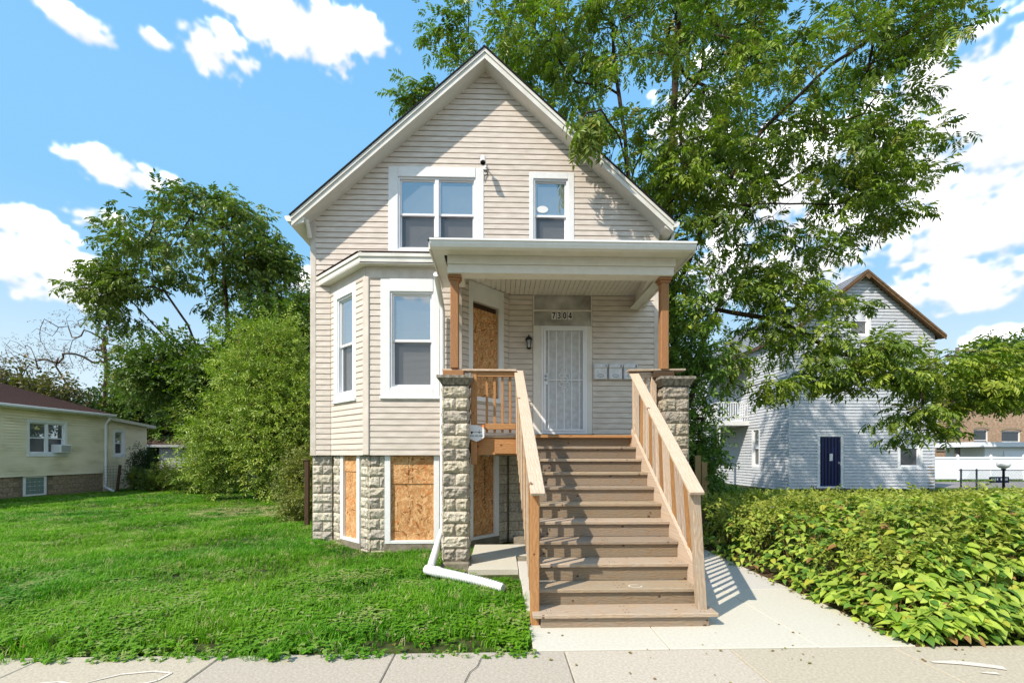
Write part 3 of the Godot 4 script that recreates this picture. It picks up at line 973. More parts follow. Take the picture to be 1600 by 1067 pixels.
func build_porch() -> void:
	var h := thing("porch", "small front porch with white flat roof, brown posts and rough stone pillars", "porch")
	pillar(h, -0.828, -0.437, 6.65, 7.04, M.stone_pillar, 0.040)
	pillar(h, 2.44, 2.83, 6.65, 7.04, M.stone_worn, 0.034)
	# deck boards run back to the wall; the bay takes its corner
	var k := 0
	var d := 6.935
	while d < 9.0:
		var x0 := -0.62
		if d > 8.05: x0 = maxf(-0.62, -0.60 + (d - 8.12) * 0.975)
		var b := P.new()
		b.uo = Vector2(rng.randf(), rng.randf() * 0.1)
		b.bx(x0, 2.75, 1.876, 1.914, d, d + 0.137, 0.006)
		put("deck_board", b, M.wood_grey, h)
		d += 0.142
	for q in [[-0.42, 0.34, 1.61, 1.873, 6.955], [2.03, 2.44, 1.61, 1.873, 6.955]]:
		var r := P.new()
		r.bx(q[0], q[1], q[2], q[3], q[4], q[4] + 0.04, 0.006)
		put("rim_joist", r, M.wood_gold, h)
	var r2 := P.new()
	r2.bx(-0.06, 0.30, 1.63, 1.80, 6.925, 6.953, 0.005)
	put("patch_board", r2, M.wood_gold, h)
	for x in [-0.5, 0.6, 1.7, 2.7]:
		var j := P.new()
		j.bx(x, x + 0.045, 1.64, 1.872, 7.0, 8.0, 0.004)
		put("joist", j, M.wood_dark, h)
	# railing, the short run beside the stair
	var rl := P.new()
	rl.bx(-0.415, -0.325, 1.47, 2.868, 6.855, 6.935, 0.006)
	rl.uo = Vector2(0.3, 0.2)
	put("railing_post", rl, M.wood_gold, h)
	var tr := P.new()
	tr.bx(-0.323, 0.262, 2.79, 2.868, 6.865, 6.905, 0.004)
	put("top_rail", tr, M.wood_gold, h)
	var br := P.new()
	br.bx(-0.323, 0.262, 1.997, 2.084, 6.865, 6.905, 0.004)
	put("bottom_rail", br, M.wood_gold, h)
	for i in 4:
		var x := -0.195 + 0.118 * i
		var b := P.new()
		b.uo = Vector2(0.1 * i, 0.07 * i)
		b.bx(x, x + 0.036, 1.95, 2.84, 6.907, 6.943, 0.003)
		put("baluster", b, M.wood_gold, h)
	var cp := P.new()
	cp.board(V(-0.845, 2.884, 6.90), V(0.27, 2.884, 6.90), 0.15, 0.03, Vector3.UP, 0.005)
	put("cap_rail", cp, M.wood_pale, h)
	var cp2 := P.new()
	cp2.board(V(1.97, 2.890, 6.88), V(2.84, 2.905, 6.88), 0.15, 0.03, Vector3.UP, 0.005)
	put("cap_rail", cp2, M.wood_grey, h)
	var rp := P.new()
	rp.bx(2.33, 2.41, 1.80, 2.868, 6.855, 6.935, 0.006)
	put("railing_post", rp, M.wood_pale, h)
	for q in [[2.10, 2.33, 2.79, 2.86], [2.10, 2.33, 1.997, 2.084]]:
		var tt := P.new()
		tt.bx(q[0], q[1], q[2], q[3], 6.875, 6.915, 0.004)
		put("top_rail", tt, M.wood_pale, h)
	for i in 2:
		var b := P.new()
		b.bx(2.16 + 0.09 * i, 2.196 + 0.09 * i, 1.95, 2.84, 6.917, 6.953, 0.003)
		put("baluster", b, M.wood_pale, h)
	# plinths and posts
	for q in [[-0.655, M.wood_post], [2.51, M.wood_post]]:
		var x: float = q[0]
		var pl := P.new()
		pl.bx(x - 0.17, x + 0.14, 2.769, 2.868, 6.76, 6.98, 0.008)
		put("plinth", pl, M.wood_post if x < 0 else M.wood_dark, h)
		var ps := P.new()
		ps.uo = Vector2(0.4, 0.3 + x * 0.1)
		ps.bx(x - 0.062, x + 0.062, 2.9, 4.255, 6.78, 6.90, 0.012)
		var post := put("post", ps, M.wood_post, h)
		var tp := P.new()
		tp.bx(x - 0.10, x + 0.10, 4.245, 4.279, 6.745, 6.935, 0.006)
		tp.bx(x - 0.082, x + 0.082, 4.205, 4.245, 6.763, 6.917, 0.012)
		put("post_cap", tp, M.wood_post, post)
	# roof: beam, soffit, gutter, ceiling boards
	var bm := P.new()
	bm.bx(-0.75, 2.615, 4.285, 4.41, 6.695, 6.93, 0.006)
	var beam := put("beam", bm, M.cream_trim, h)
	var b2 := P.new()
	b2.bx(-0.75, 2.635, 4.412, 4.535, 6.675, 6.93, 0.006)
	put("frieze_board", b2, M.cream_trim, beam)
	for q in [[V(2.86, 4.70, 9.08), V(2.54, 4.70, 6.95), 0.22, 0.23], [V(-0.68, 4.70, 8.1), V(-0.68, 4.70, 6.95), 0.2, 0.23]]:
		var sb := P.new()
		sb.board(q[0], q[1], q[2], q[3], Vector3.UP, 0.006)
		put("side_beam", sb, M.cream_trim, h)
	var x := -0.60
	while x < 2.95:
		var w := 0.092
		var c := P.new()
		var back := 9.085
		if x < 0.15: back = minf(9.085, 8.16 + maxf(0.0, x + 0.74) * 0.98)
		c.bx(x + 0.004, x + w - 0.003, 4.816 + rng.randf() * 0.003, 4.830, 6.94, back, 0.003)
		put("ceiling_board", c, M.cream_trim, h)
		x += w
	var sf := P.new()
	sf.bx(-0.97, 2.80, 4.535, 4.555, 6.42, 6.69, 0.003)
	sf.bx(-0.97, -0.80, 4.535, 4.555, 6.69, 7.98, 0.003)
	sf.bx(2.63, 2.80, 4.535, 4.555, 6.69, 9.06, 0.003)
	put("soffit", sf, M.fascia, h)
	var tz := Transform3D(Basis(Vector3(0, 0, 1), Vector3.UP, Vector3(-1, 0, 0)), V(0, 0, 6.42))
	var gu := P.new()
	var gp := PackedVector2Array([Vector2(0.0, 4.60), Vector2(0.0, 4.50), Vector2(0.075, 4.505), Vector2(0.10, 4.545), Vector2(0.105, 4.575), Vector2(0.125, 4.58), Vector2(0.125, 4.605), Vector2(0.115, 4.605)])
	gu.prism(gp, Transform3D(Basis(Vector3(0, 0, 1), Vector3.UP, Vector3(-1, 0, 0)), V(0, 0, 6.42)), -2.79, 0.955)
	put("gutter", gu, M.trim, h)
	for q in [[-0.985, 7.95, -1.0], [2.80, 9.05, 1.0]]:
		var sg := P.new()
		sg.bx(q[0], q[0] + 0.025, 4.50, 4.60, 6.43, q[1], 0.004)
		put("fascia", sg, M.fascia, h)
	var rf := P.new()
	rf.prism(PackedVector2Array([Vector2(0.03, 4.60), Vector2(0.03, 4.625), Vector2(-0.50, 4.885), Vector2(-2.65, 4.97), Vector2(-2.65, 4.94), Vector2(-0.50, 4.85)]), Transform3D(Basis(Vector3(0, 0, 1), Vector3.UP, Vector3(-1, 0, 0)), V(0, 0, 6.42)), -2.83, 0.0)
	rf.prism(PackedVector2Array([Vector2(0.03, 4.60), Vector2(0.03, 4.625), Vector2(-0.50, 4.885), Vector2(-1.68, 4.93), Vector2(-1.68, 4.90), Vector2(-0.50, 4.85)]), Transform3D(Basis(Vector3(0, 0, 1), Vector3.UP, Vector3(-1, 0, 0)), V(0, 0, 6.42)), 0.002, 0.99)
	var roof := put("roof", rf, M.shingle, h)
	var lift := P.new()
	lift.board(V(-0.93, 4.685, 6.50), V(-0.35, 4.630, 6.42), 0.10, 0.012, Vector3(0.05, 1, 0.1), 0.002)
	put("lifted_shingle", lift, M.shingle, roof)
	# downspout between bay and pillar
	var dp := P.new()
	dp.tube(PackedVector3Array([V(-1.0, 4.50, 7.3), V(-1.0, 4.30, 7.9), V(-0.985, 4.15, 8.02), V(-0.985, 0.42, 8.02), V(-0.975, 0.30, 7.92)]), PackedFloat32Array([0.045, 0.045, 0.045, 0.045, 0.045]), 8)
	put("downspout", dp, M.trim, h)

# ---------------------------------------------------------------- stair
func build_stair() -> void:
	var h := thing("staircase", "weathered wooden stair with pale handrails rising to the porch", "staircase")
	var nd := func(n: int) -> float: return 4.43 + (n - 2) * 0.28
	var ny := func(n: int) -> float: return 0.294 + (n - 2) * 0.18
	var xl := func(d: float) -> float: return lerpf(0.385, 0.335, (d - 4.43) / 2.52)
	var xr := func(d: float) -> float: return lerpf(1.985, 2.045, (d - 4.43) / 2.52)
	for n in range(1, 12):
		var d: float = nd.call(n)
		var y: float = ny.call(n)
		var a: float = xl.call(d)
		var b: float = xr.call(d)
		if n == 1:
			y = 0.135; a = 0.317; b = 2.055; d = 4.175
		var t := P.new()
		t.uo = Vector2(rng.randf(), rng.randf() * 0.12)
		if n < 11:
			t.bx(a, b, y - 0.038, y, d, d + 0.305 + (0.04 if n == 1 else 0.0), 0.006)
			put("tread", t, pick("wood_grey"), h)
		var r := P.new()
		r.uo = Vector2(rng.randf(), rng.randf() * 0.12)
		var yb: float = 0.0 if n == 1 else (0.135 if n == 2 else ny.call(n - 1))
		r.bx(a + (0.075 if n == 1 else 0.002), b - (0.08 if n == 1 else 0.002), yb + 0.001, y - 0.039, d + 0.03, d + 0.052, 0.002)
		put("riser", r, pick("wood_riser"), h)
	var nails := P.new()
	for n in range(1, 11):
		var d: float = nd.call(n) if n > 1 else 4.175
		var y: float = ny.call(n) if n > 1 else 0.135
		for x in [0.45, 0.49, 1.18, 1.22, 1.90, 1.94]:
			for dd in [0.05, 0.12, 0.22]:
				nails.box(V(x + rng.randf_range(-0.008, 0.008), y + 0.0005, d + dd), Vector3(0.009, 0.002, 0.009), 0.0005)
	put("nail_heads", nails, M.crack, h).set_meta("kind", "stuff")
	var nose := P.new()
	nose.bx(0.33, 2.06, 1.872, 1.9155, 6.90, 6.934, 0.006)
	put("nosing", nose, M.wood_gold, h)
	var side := P.new()
	side.bx(0.40, 0.43, 0.0, 0.095, 4.23, 4.5)
	put("step_cheek", side, M.wood_grey, h)
	var side2 := P.new()
	side2.bx(1.94, 1.97, 0.0, 0.095, 4.23, 4.5)
	put("step_cheek", side2, M.wood_grey, h)
	# stringers
	for s in [-1, 1]:
		var poly := PackedVector2Array([Vector2(4.40, 0.02), Vector2(4.40, 0.37), Vector2(6.95, 2.01), Vector2(6.95, 1.60), Vector2(4.72, 0.02)])
		var q := P.new()
		# frame: x = depth, y = up, z = sideways; skewed with the stair by turning it a little
		var x0: float = (xl.call(4.40) - 0.042) if s < 0 else xr.call(4.40)
		var x1: float = (xl.call(6.95) - 0.042) if s < 0 else xr.call(6.95)
		var xa := Vector3((x1 - x0) / 2.55, 0, -1).normalized()
		var za := xa.cross(Vector3.UP)
		q.prism(poly, Transform3D(Basis(xa, Vector3.UP, za), Vector3(x0, 0, 0) - xa * 4.40 + Vector3(0, 0, -4.40)), 0.0, 0.04)
		put("stringer", q, M.wood_pale, h)
	# handrails, posts and balusters
	var ra := [V(0.366, 1.240, 4.20), V(1.858, 1.245, 4.20)]
	var rb := [V(0.307, 2.885, 6.935), V(2.070, 2.885, 6.935)]
	for k in 2:
		var hr := P.new()
		hr.uo = Vector2(0.2 + 0.3 * k, 0.11)
		hr.board(ra[k], rb[k], 0.138, 0.036, Vector3.UP, 0.006)
		put("handrail", hr, M.wood_pale, h)
		var pb := P.new()
		pb.uo = Vector2(0.1, 0.3 * k)
		pb.board(V([0.343, 1.950][k], 0.0 if k == 0 else 0.10, 4.315), V([0.345, 1.880][k], 1.262, 4.315), 0.088, 0.084, Vector3(1, 0, 0), 0.006)
		put("newel_post", pb, M.wood_gold if k == 0 else M.wood_grey, h)
		var pt := P.new()
		pt.board(V([0.305, 2.095][k], 1.62, 6.86), V([0.307, 2.085][k], 2.83, 6.86), 0.088, 0.084, Vector3(1, 0, 0), 0.006)
		put("newel_post", pt, M.wood_gold if k == 0 else M.wood_pale, h)
		var sub := P.new()
		var off := Vector3(-0.01 if k == 0 else 0.03, -0.065, 0)
		sub.board(ra[k] + off + Vector3(0, 0.07, -0.12), rb[k] + off, 0.036, 0.085, Vector3.UP, 0.004)
		put("sub_rail", sub, M.wood_gold if k == 0 else M.wood_pale, h)
		for i in 15:
			var d := 4.50 + 0.152 * i
			var f := (d - 4.20) / 2.735
			var top: Vector3 = ra[k].lerp(rb[k], f)
			var bl := P.new()
			bl.uo = Vector2(rng.randf(), rng.randf() * 0.2)
			var bxp: float = (xl.call(d) - 0.062) if k == 0 else (xr.call(d) + 0.062)
			var tx: float = top.x - 0.045 if k == 0 else top.x + 0.068
			bl.board(V(bxp, 0.20 + (d - 4.40) * 0.643, d), V(tx, top.y - 0.02, d), 0.036, 0.036, Vector3(1, 0, 0), 0.003)
			put("baluster", bl, pick("wood_gold") if (i * 7 + k) % 3 == 0 else pick("wood_pale"), h)
	var ring := P.new()
	for i in 26:
		var a0 := TAU * i / 30.0
		var a1 := TAU * (i + 1) / 30.0
		var o := Vector3(1.37, 0.2955, -4.52)
		var f := func(a: float, r: float) -> Vector3: return o + Vector3(cos(a) * r * 1.0, 0, sin(a) * r * 0.75)
		ring.qo(f.call(a0, 0.055), f.call(a1, 0.055), f.call(a1, 0.072), f.call(a0, 0.072), Vector3.UP)
	put("chalk_ring", ring, M.chalk, h)

# ---------------------------------------------------------------- ground
func gy(x: float, d: float) -> float:
	return -0.03 - 0.10 * smoothstep(4.2, 8.6, d)

func build_ground() -> void:
	var p := P.new()
	var xs := [-260.0, -60.0, -25.0, -12.0, -6.0, -3.0, 0.0, 3.5, 8.0, 16.0, 30.0, 60.0, 260.0]
	var ds := [-150.0, -12.0, 0.0, 3.0, 4.2, 5.0, 6.0, 7.0, 8.0, 9.0, 12.0, 30.0, 80.0, 300.0]
	for i in xs.size() - 1:
		for j in ds.size() - 1:
			var a: float = xs[i]
			var b: float = xs[i + 1]
			var c: float = ds[j]
			var e: float = ds[j + 1]
			p.qo(V(a, gy(a, c), c), V(b, gy(b, c), c), V(b, gy(b, e), e), V(a, gy(a, e), e), Vector3.UP)
	structure("ground", p, M.soil)
	var sw := P.new()
	sw.bx(-30, 30, -0.2, -0.012, 1.9, 3.70)
	var walk := structure("sidewalk", sw, M.concrete_old)
	var xj := -2.21 - 1.375 * 8
	while xj < 14.0:
		var s := P.new()
		s.bx(xj + 0.004, xj + 1.371, -0.1, rng.randf_range(-0.002, 0.003), 1.905, 3.712, 0.007)
		put("slab", s, pick("sidewalk"), walk)
		xj += 1.375
	var pw := P.new()
	pw.bx(0.30, 3.5, -0.2, -0.012, 3.74, 13.9)
	var path := structure("path", pw, M.concrete_old)
	for q in [[0.285, 1.42, 3.722, 5.36], [1.42, 2.68, 3.722, 5.36], [2.68, 3.52, 3.722, 5.36], [0.285, 1.42, 5.36, 6.9], [1.42, 2.68, 5.36, 7.0], [2.68, 3.52, 5.36, 7.0], [1.42, 2.68, 7.0, 8.9], [2.68, 3.52, 7.0, 9.2], [2.68, 3.52, 9.2, 11.5], [2.68, 3.52, 11.5, 13.9], [-0.43, 0.283, 6.42, 7.3], [-0.43, 1.41, 7.3, 8.2]]:
		var s := P.new()
		s.bx(q[0] + 0.003, q[1] - 0.003, -0.1, 0.004 + rng.randf_range(-0.002, 0.002), q[2] + 0.003, q[3] - 0.003, 0.006)
		put("slab", s, pick("walk"), path)
	# chalk and cracks on the sidewalk
	for q in [[[-2.9, 3.28], [-2.75, 3.40], [-2.55, 3.44], [-2.40, 3.41], [-2.42, 3.30], [-2.6, 3.18]], [[-3.4, 3.25], [-3.1, 3.30], [-2.9, 3.24]]]:
		chalk_line(q, 0.022, M.chalk, walk, "chalk_mark")
	chalk_line([[3.35, 3.42], [3.55, 3.40], [3.72, 3.34], [3.80, 3.30]], 0.07, M.chalk, walk, "chalk_mark")
	chalk_line([[3.55, 3.24], [3.66, 3.22]], 0.04, M.chalk, walk, "chalk_mark")
	chalk_line([[0.02, 3.71], [-0.03, 3.64], [-0.14, 3.58], [-0.16, 3.45], [-0.21, 3.36], [-0.24, 3.2]], 0.006, M.crack, walk, "crack")
	chalk_line([[2.0, 4.95], [2.01, 4.9], [2.0, 4.86]], 0.008, M.crack, path, "crack")
	var rd := P.new()
	rd.bx(24.0, 140.0, -0.2, -0.122, 23.6, 29.0)
	structure("road", rd, M.asphalt)
	var st := P.new()
	st.bx(-150.0, 150.0, -0.2, -0.022, -9.0, -2.4)
	structure("street", st, M.asphalt)

func chalk_line(q: Array, w: float, m: Material, parent: Node, called: String) -> void:
	var p := P.new()
	for i in q.size() - 1:
		var a := Vector3(q[i][0], 0.0085, -q[i][1])
		var b := Vector3(q[i + 1][0], 0.0085, -q[i + 1][1])
		var s := (b - a).cross(Vector3.UP).normalized() * w * 0.5
		p.qo(a - s * (0.4 if i == 0 else 1.0), b - s, b + s, a + s * (0.4 if i == 0 else 1.0), Vector3.UP)
	put(called, p, m, parent)

# ---------------------------------------------------------------- neighbours
func build_white_house() -> void:
	var h := thing("neighbor_house", "white clapboard house with brown gable trim and dark blue door behind the thicket", "house")
	var d0 := 21.8
	var t := Transform3D(Basis(), V(0, 0, d0))
	var x0 := 14.15
	var x1 := 21.48
	var apex := Vector2(17.86, 10.45)
	var sl := 0.80
	var poly := PackedVector2Array([Vector2(x0, -0.02), Vector2(x1, -0.02), Vector2(x1, apex.y - (x1 - apex.x) * sl), apex, Vector2(x0, apex.y - (apex.x - x0) * sl)])
	var wins := [[17.119, 7.411, 18.276, 9.033, 8.22], [19.55, 4.50, 20.85, 6.40, 5.45], [15.75, 4.48, 16.95, 6.36, 5.42], [19.597, 0.938, 20.876, 3.05, 1.98]]
	var holes := []
	for w in wins: holes.push_back(rect(w[0], w[1], w[2], w[3]))
	holes.push_back(rect(15.583, 0.10, 16.895, 2.664))
	var p := P.new()
	wall_slab(p, t, poly, holes, -0.15, 0.0)
	siding(null, p, t, poly, holes, M.white_siding, 0.155, 0.055, 0.048)
	put("front_wall", p, M.white_siding, h)
	for w in wins:
		window(h, t, [w[0], w[1], w[2], w[3]], [w[0] + 0.15, w[1] + 0.12, w[2] - 0.15, w[3] - 0.16], w[4], 1, null, false, w[1] > 4.0)
	var room := P.new()
	room.bx(x0 + 0.3, x1 - 0.3, 0.0, 7.0, d0 + 1.5, d0 + 1.6)
	put("inner_wall", room, M.dark_room, h)
	# door with bars
	var c := P.new()
	c.wb(t, 15.583, 15.72, 0.10, 2.664, -0.02, 0.04)
	c.wb(t, 16.76, 16.895, 0.10, 2.664, -0.02, 0.04)
	c.wb(t, 15.72, 16.76, 2.53, 2.664, -0.02, 0.04)
	c.wb(t, 15.50, 16.98, 0.02, 0.10, -0.02, 0.12)
	var df := put("door_frame", c, M.trim, h)
	var dp := P.new()
	dp.wb(t, 15.722, 16.758, 0.102, 2.528, -0.08, -0.02)
	var door := put("door", dp, M.navy_door, h)
	for i in 6:
		var b := P.new()
		b.wb(t, 15.80 + i * 0.165, 15.825 + i * 0.165, 0.15, 2.48, 0.0, 0.02, 0.003)
		put("bar", b, M.black_metal, door)
	var nt := P.new()
	nt.wb(t, 16.20, 16.36, 1.35, 1.70, 0.021, 0.024, 0.001)
	put("notice", nt, M.sign_white, door)
	var hp := P.new()
	hp.wb(t, 16.62, 16.68, 1.20, 1.30, 0.0, 0.05)
	put("handle", hp, M.steel, door)
	var cb := P.new()
	cb.wb(t, x0 - 0.01, x0 + 0.12, -0.02, 7.4, -0.01, 0.035)
	put("corner_board", cb, M.white_siding, h)
	var cb2 := P.new()
	cb2.wb(t, x1 - 0.12, x1 + 0.01, -0.02, 7.4, -0.01, 0.035)
	put("corner_board", cb2, M.white_siding, h)
	var gp := P.new()
	gp.wb(t, 21.18, 21.45, -0.1, 1.10, 0.03, 0.05)
	put("bare_plank", gp, M.wood_fence, h)
	# side wall towards the alley
	var ts := frame_of(V(x0, 0, d0 + 12.0), V(x0, 0, d0))
	var sp := P.new()
	var sh := [rect(12.0 - 3.15, 0.95, 12.0 - 2.35, 3.1)]
	wall_slab(sp, ts, rect(0, -0.1, 12.0, 7.5), sh, -0.15, 0.0)
	siding(null, sp, ts, rect(0, -0.1, 12.0, 7.5), sh, M.white_siding, 0.155, 0.055, 0.048)
	put("side_wall", sp, M.white_siding, h)
	window(h, ts, [8.85, 0.95, 9.65, 3.1], [8.97, 1.05, 9.53, 3.0], 2.0, 1, null, false, true)
	var tr := frame_of(V(x1, 0, d0), V(x1, 0, d0 + 12.0))
	var sr := P.new()
	wall_slab(sr, tr, rect(0, -0.1, 12.0, 7.5), [], -0.15, 0.0)
	siding(null, sr, tr, rect(0, -0.1, 12.0, 7.5), [], M.white_siding, 0.155, 0.055, 0.048)
	put("side_wall", sr, M.white_siding, h)
	var bk := P.new()
	wall_slab(bk, Transform3D(Basis(), V(0, 0, d0 + 12.0)), poly, [], 0.0, 0.15)
	put("back_wall", bk, M.white_siding, h)
	# roof
	for s in [-1.0, 1.0]:
		var ex := x0 - 0.25 if s < 0 else x1 + 0.28
		var a2 := apex + Vector2(0, 0.16)
		var e := Vector2(ex, a2.y - absf(ex - a2.x) * sl)
		var rp := P.new()
		rp.prism(PackedVector2Array([a2, e, e - Vector2(0, 0.14), a2 - Vector2(0, 0.14)]), Transform3D(), -d0 - 12.3, -d0 + 0.32)
		var slope := put("roof", rp, M.shingle_brown, h)
		var rs := P.new()
		var up := Vector3(0, 0.006, 0)
		if s < 0:
			shingles(rs, V(e.x, e.y, d0 - 0.34) + up, V(e.x, e.y, d0 + 12.3) + up, V(a2.x, a2.y, d0 + 12.3) + up, V(a2.x, a2.y, d0 - 0.34) + up, 0.36, 0.03)
			put("roof_sheet", rs, M.metal_roof, slope)
		else:
			shingles(rs, V(e.x, e.y, d0 + 12.3) + up, V(e.x, e.y, d0 - 0.34) + up, V(a2.x, a2.y, d0 - 0.34) + up, V(a2.x, a2.y, d0 + 12.3) + up, 0.16, 0.02)
			put("shingle_courses", rs, M.shingle, slope)
		for q in [[0.0, 0.30, 0.325, 0.36, 0.24], [0.1, 0.36, 0.3605, 0.385, 0.13]]:
			var rb := P.new()
			rb.prism(PackedVector2Array([a2 - Vector2(0, q[0] * 0.1 + 0.005), e - Vector2(0, q[0] * 0.1 + 0.005), e - Vector2(0, q[4]), a2 - Vector2(0, q[4])]), Transform3D(), -d0 + q[2], -d0 + q[3])
			put("rake_board", rb, M.bronze_trim, h)
		var sf := P.new()
		sf.prism(PackedVector2Array([a2 - Vector2(0, 0.143), e - Vector2(0, 0.143), e - Vector2(0, 0.165), a2 - Vector2(0, 0.165)]), Transform3D(), -d0 + 0.02, -d0 + 0.322)
		put("soffit", sf, M.bronze_trim, h)
	var gb := P.new()
	gb.box(V(apex.x, apex.y - 0.18, d0 - 0.40), Vector3(0.24, 0.24, 0.03), 0.01, Basis(Vector3(0, 0, 1), PI / 4))
	put("gable_block", gb, M.bronze_trim, h)
	# balcony over a side porch
	var bl := P.new()
	bl.bx(12.35, 14.14, 3.30, 3.55, 25.2, 29.5, 0.01)
	var bal := put("balcony", bl, M.trim, h)
	for x in [12.45, 13.2]:
		for d in [25.35, 29.3]:
			var po := P.new()
			po.bx(x - 0.07, x + 0.07, -0.2, 3.30, d - 0.07, d + 0.07, 0.01)
			if x < 13.0: put("post", po, M.trim, bal)
	for y in [3.75, 4.55]:
		var r := P.new()
		r.bx(12.38, 12.46, y, y + 0.07, 25.2, 29.5, 0.006)
		r.bx(12.46, 14.1, y, y + 0.07, 25.2, 25.27, 0.006)
		put("rail", r, M.trim, bal)
	for i in 40:
		var b := P.new()
		if i < 12:
			b.bx(12.52 + i * 0.135, 12.56 + i * 0.135, 3.56, 4.55, 25.21, 25.25, 0.004)
		else:
			b.bx(12.40, 12.44, 3.56, 4.55, 25.35 + (i - 12) * 0.145, 25.39 + (i - 12) * 0.145, 0.004)
		put("baluster", b, M.trim, bal)
	var ro := P.new()
	ro.prism(PackedVector2Array([Vector2(12.2, 6.45), Vector2(14.14, 7.0), Vector2(14.14, 6.85), Vector2(12.2, 6.30)]), Transform3D(), -29.8, -25.0)
	put("porch_roof", ro, M.metal_roof, h)
	var stp := P.new()
	stp.bx(15.3, 17.2, -0.25, 0.0, 20.9, 21.76, 0.02)
	put("door_step", stp, M.wood_dark, h)

func build_left_house() -> void:
	var h := thing("bungalow", "low pale yellow clapboard bungalow with brown shingle roof across the lawn", "house")
	var X := -19.0
	var t := frame_of(V(X, 0, 12.0), V(X, 0, 22.59))    # u = distance along depth from d = 12, facing the lawn
	# facing +x: x axis must run so that z points to +x
	t = Transform3D(Basis(Vector3(0, 0, -1), Vector3.UP, Vector3(1, 0, 0)), V(X, 0, 12.0))
	var L := 10.59
	var wi := [6.86, 1.60, 8.57, 3.07]
	var p := P.new()
	wall_slab(p, t, rect(0, 0.77, L, 3.58), [rect(wi[0], wi[1], wi[2], wi[3])], -0.15, 0.0)
	siding(null, p, t, rect(0, 0.77, L - 0.1, 3.58), [rect(wi[0], wi[1], wi[2], wi[3])], M.yellow_siding, 0.115, 0.04, 0.03)
	put("side_wall", p, M.yellow_siding, h)
	window(h, t, wi, [wi[0] + 0.10, wi[1] + 0.09, wi[2] - 0.10, wi[3] - 0.10], 2.33, 2, null, true, false)
	var dk := P.new()
	dk.bx(X - 1.4, X - 1.3, 0.5, 3.4, 12.2, 25.0)
	put("inner_wall", dk, M.dark_room, h)
	var f := P.new()
	wall_slab(f, t, rect(0, -0.4, L, 0.77), [rect(6.78, -0.036, 7.70, 0.77)], -0.25, -0.05)
	var fw := put("foundation_wall", f, M.mortar, h)
	var tb := t * Transform3D(Basis(), Vector3(0, 0, -0.047))
	var v := 0.76
	var row := 0
	while v > -0.25:
		var u := 2.0 - (0.2 if row % 2 else 0.0)
		while u < L - 0.02:
			var e := minf(u + 0.40, L)
			if not (e > 6.78 and u < 7.70):
				var b := P.new()
				b.wb(tb, u + 0.006, e - 0.006, v - 0.19, v - 0.008, -0.02, 0.022, 0.006)
				put("block", b, M.old_block, fw)
			u += 0.40
		v -= 0.198
		row += 1
	# glass block window
	var gf := P.new()
	gf.wb(t, 6.78, 6.86, -0.036, 0.77, -0.15, -0.01)
	gf.wb(t, 7.62, 7.70, -0.036, 0.77, -0.15, -0.01)
	gf.wb(t, 6.86, 7.62, 0.70, 0.768, -0.15, -0.011)
	gf.wb(t, 6.86, 7.62, -0.036, 0.02, -0.15, -0.011)
	var gw := put("basement_window", gf, M.trim, h)
	for i in 4:
		for j in 4:
			var b := P.new()
			b.wb(t, 6.866 + i * 0.19, 7.046 + i * 0.19, 0.028 + j * 0.17, 0.188 + j * 0.17, -0.10, -0.03, 0.02)
			put("glass_block", b, M.glass_block, gw)
	var gm := P.new()
	gm.wb(t, 6.86, 7.62, 0.02, 0.70, -0.12, -0.055)
	put("mortar_grid", gm, M.trim, gw)
	# front and rear walls
	var w2 := P.new()
	w2.bx(X - 9.0, X - 0.01, -0.3, 3.58, 12.0, 12.15)
	put("front_wall", w2, M.yellow_siding, h)
	var w3 := P.new()
	w3.bx(X - 9.0, X - 0.01, -0.3, 3.58, 22.44, 22.59)
	put("rear_wall", w3, M.yellow_siding, h)
	# hip roof
	var ev := 3.58
	var o := 0.32
	var A := V(X + o, ev, 12.0 - o)
	var B := V(X + o, ev, 22.59 + 0.1)
	var C := V(X - 9.3, ev, 22.69)
	var D := V(X - 9.3, ev, 11.7)
	var R0 := V(X - 4.5, 5.55, 16.0)
	var R1 := V(X - 4.5, 5.55, 18.6)
	var slopes := [[A, B, R1, R0], [B, C, R1, R1], [C, D, R0, R1], [D, A, R0, R0]]
	for s in slopes:
		var sp := P.new()
		shingles(sp, s[0], s[1], s[2], s[3], 0.15, 0.02)
		put("roof", sp, M.shingle_brown, h)
	var fa := P.new()
	fa.bx(X + o - 0.03, X + o, ev - 0.15, ev + 0.02, 11.7, 22.69)
	put("fascia", fa, M.cream_trim, h)
	var so := P.new()
	so.bx(X - 0.02, X + o - 0.031, ev - 0.14, ev - 0.12, 11.7, 22.69)
	put("soffit", so, M.cream_trim, h)
	var gu := P.new()
	gu.bx(X + o + 0.001, X + o + 0.10, ev - 0.10, ev + 0.01, 11.7, 22.72, 0.02)
	put("gutter", gu, M.trim, h)
	var dp := P.new()
	dp.tube(PackedVector3Array([V(X + 0.36, 3.45, 22.45), V(X + 0.15, 3.2, 22.45), V(X + 0.10, 3.05, 22.45), V(X + 0.10, 0.30, 22.45), V(X + 0.18, 0.10, 22.3), V(X + 0.9, -0.05, 21.9)]), PackedFloat32Array([0.06, 0.06, 0.06, 0.06, 0.06, 0.06]), 8)
	put("downspout", dp, M.trim, h)
	# rear addition with a low shed roof
	var t2 := Transform3D(Basis(Vector3(0, 0, -1), Vector3.UP, Vector3(1, 0, 0)), V(X, 0, 22.59))
	var ap := P.new()
	var apoly := PackedVector2Array([Vector2(0.0, -0.3), Vector2(2.55, -0.3), Vector2(2.55, 3.10), Vector2(0.0, 3.32)])
	var aw := [0.36, 1.55, 1.10, 2.90]
	wall_slab(ap, t2, apoly, [rect(aw[0], aw[1], aw[2], aw[3])], -0.15, 0.0)
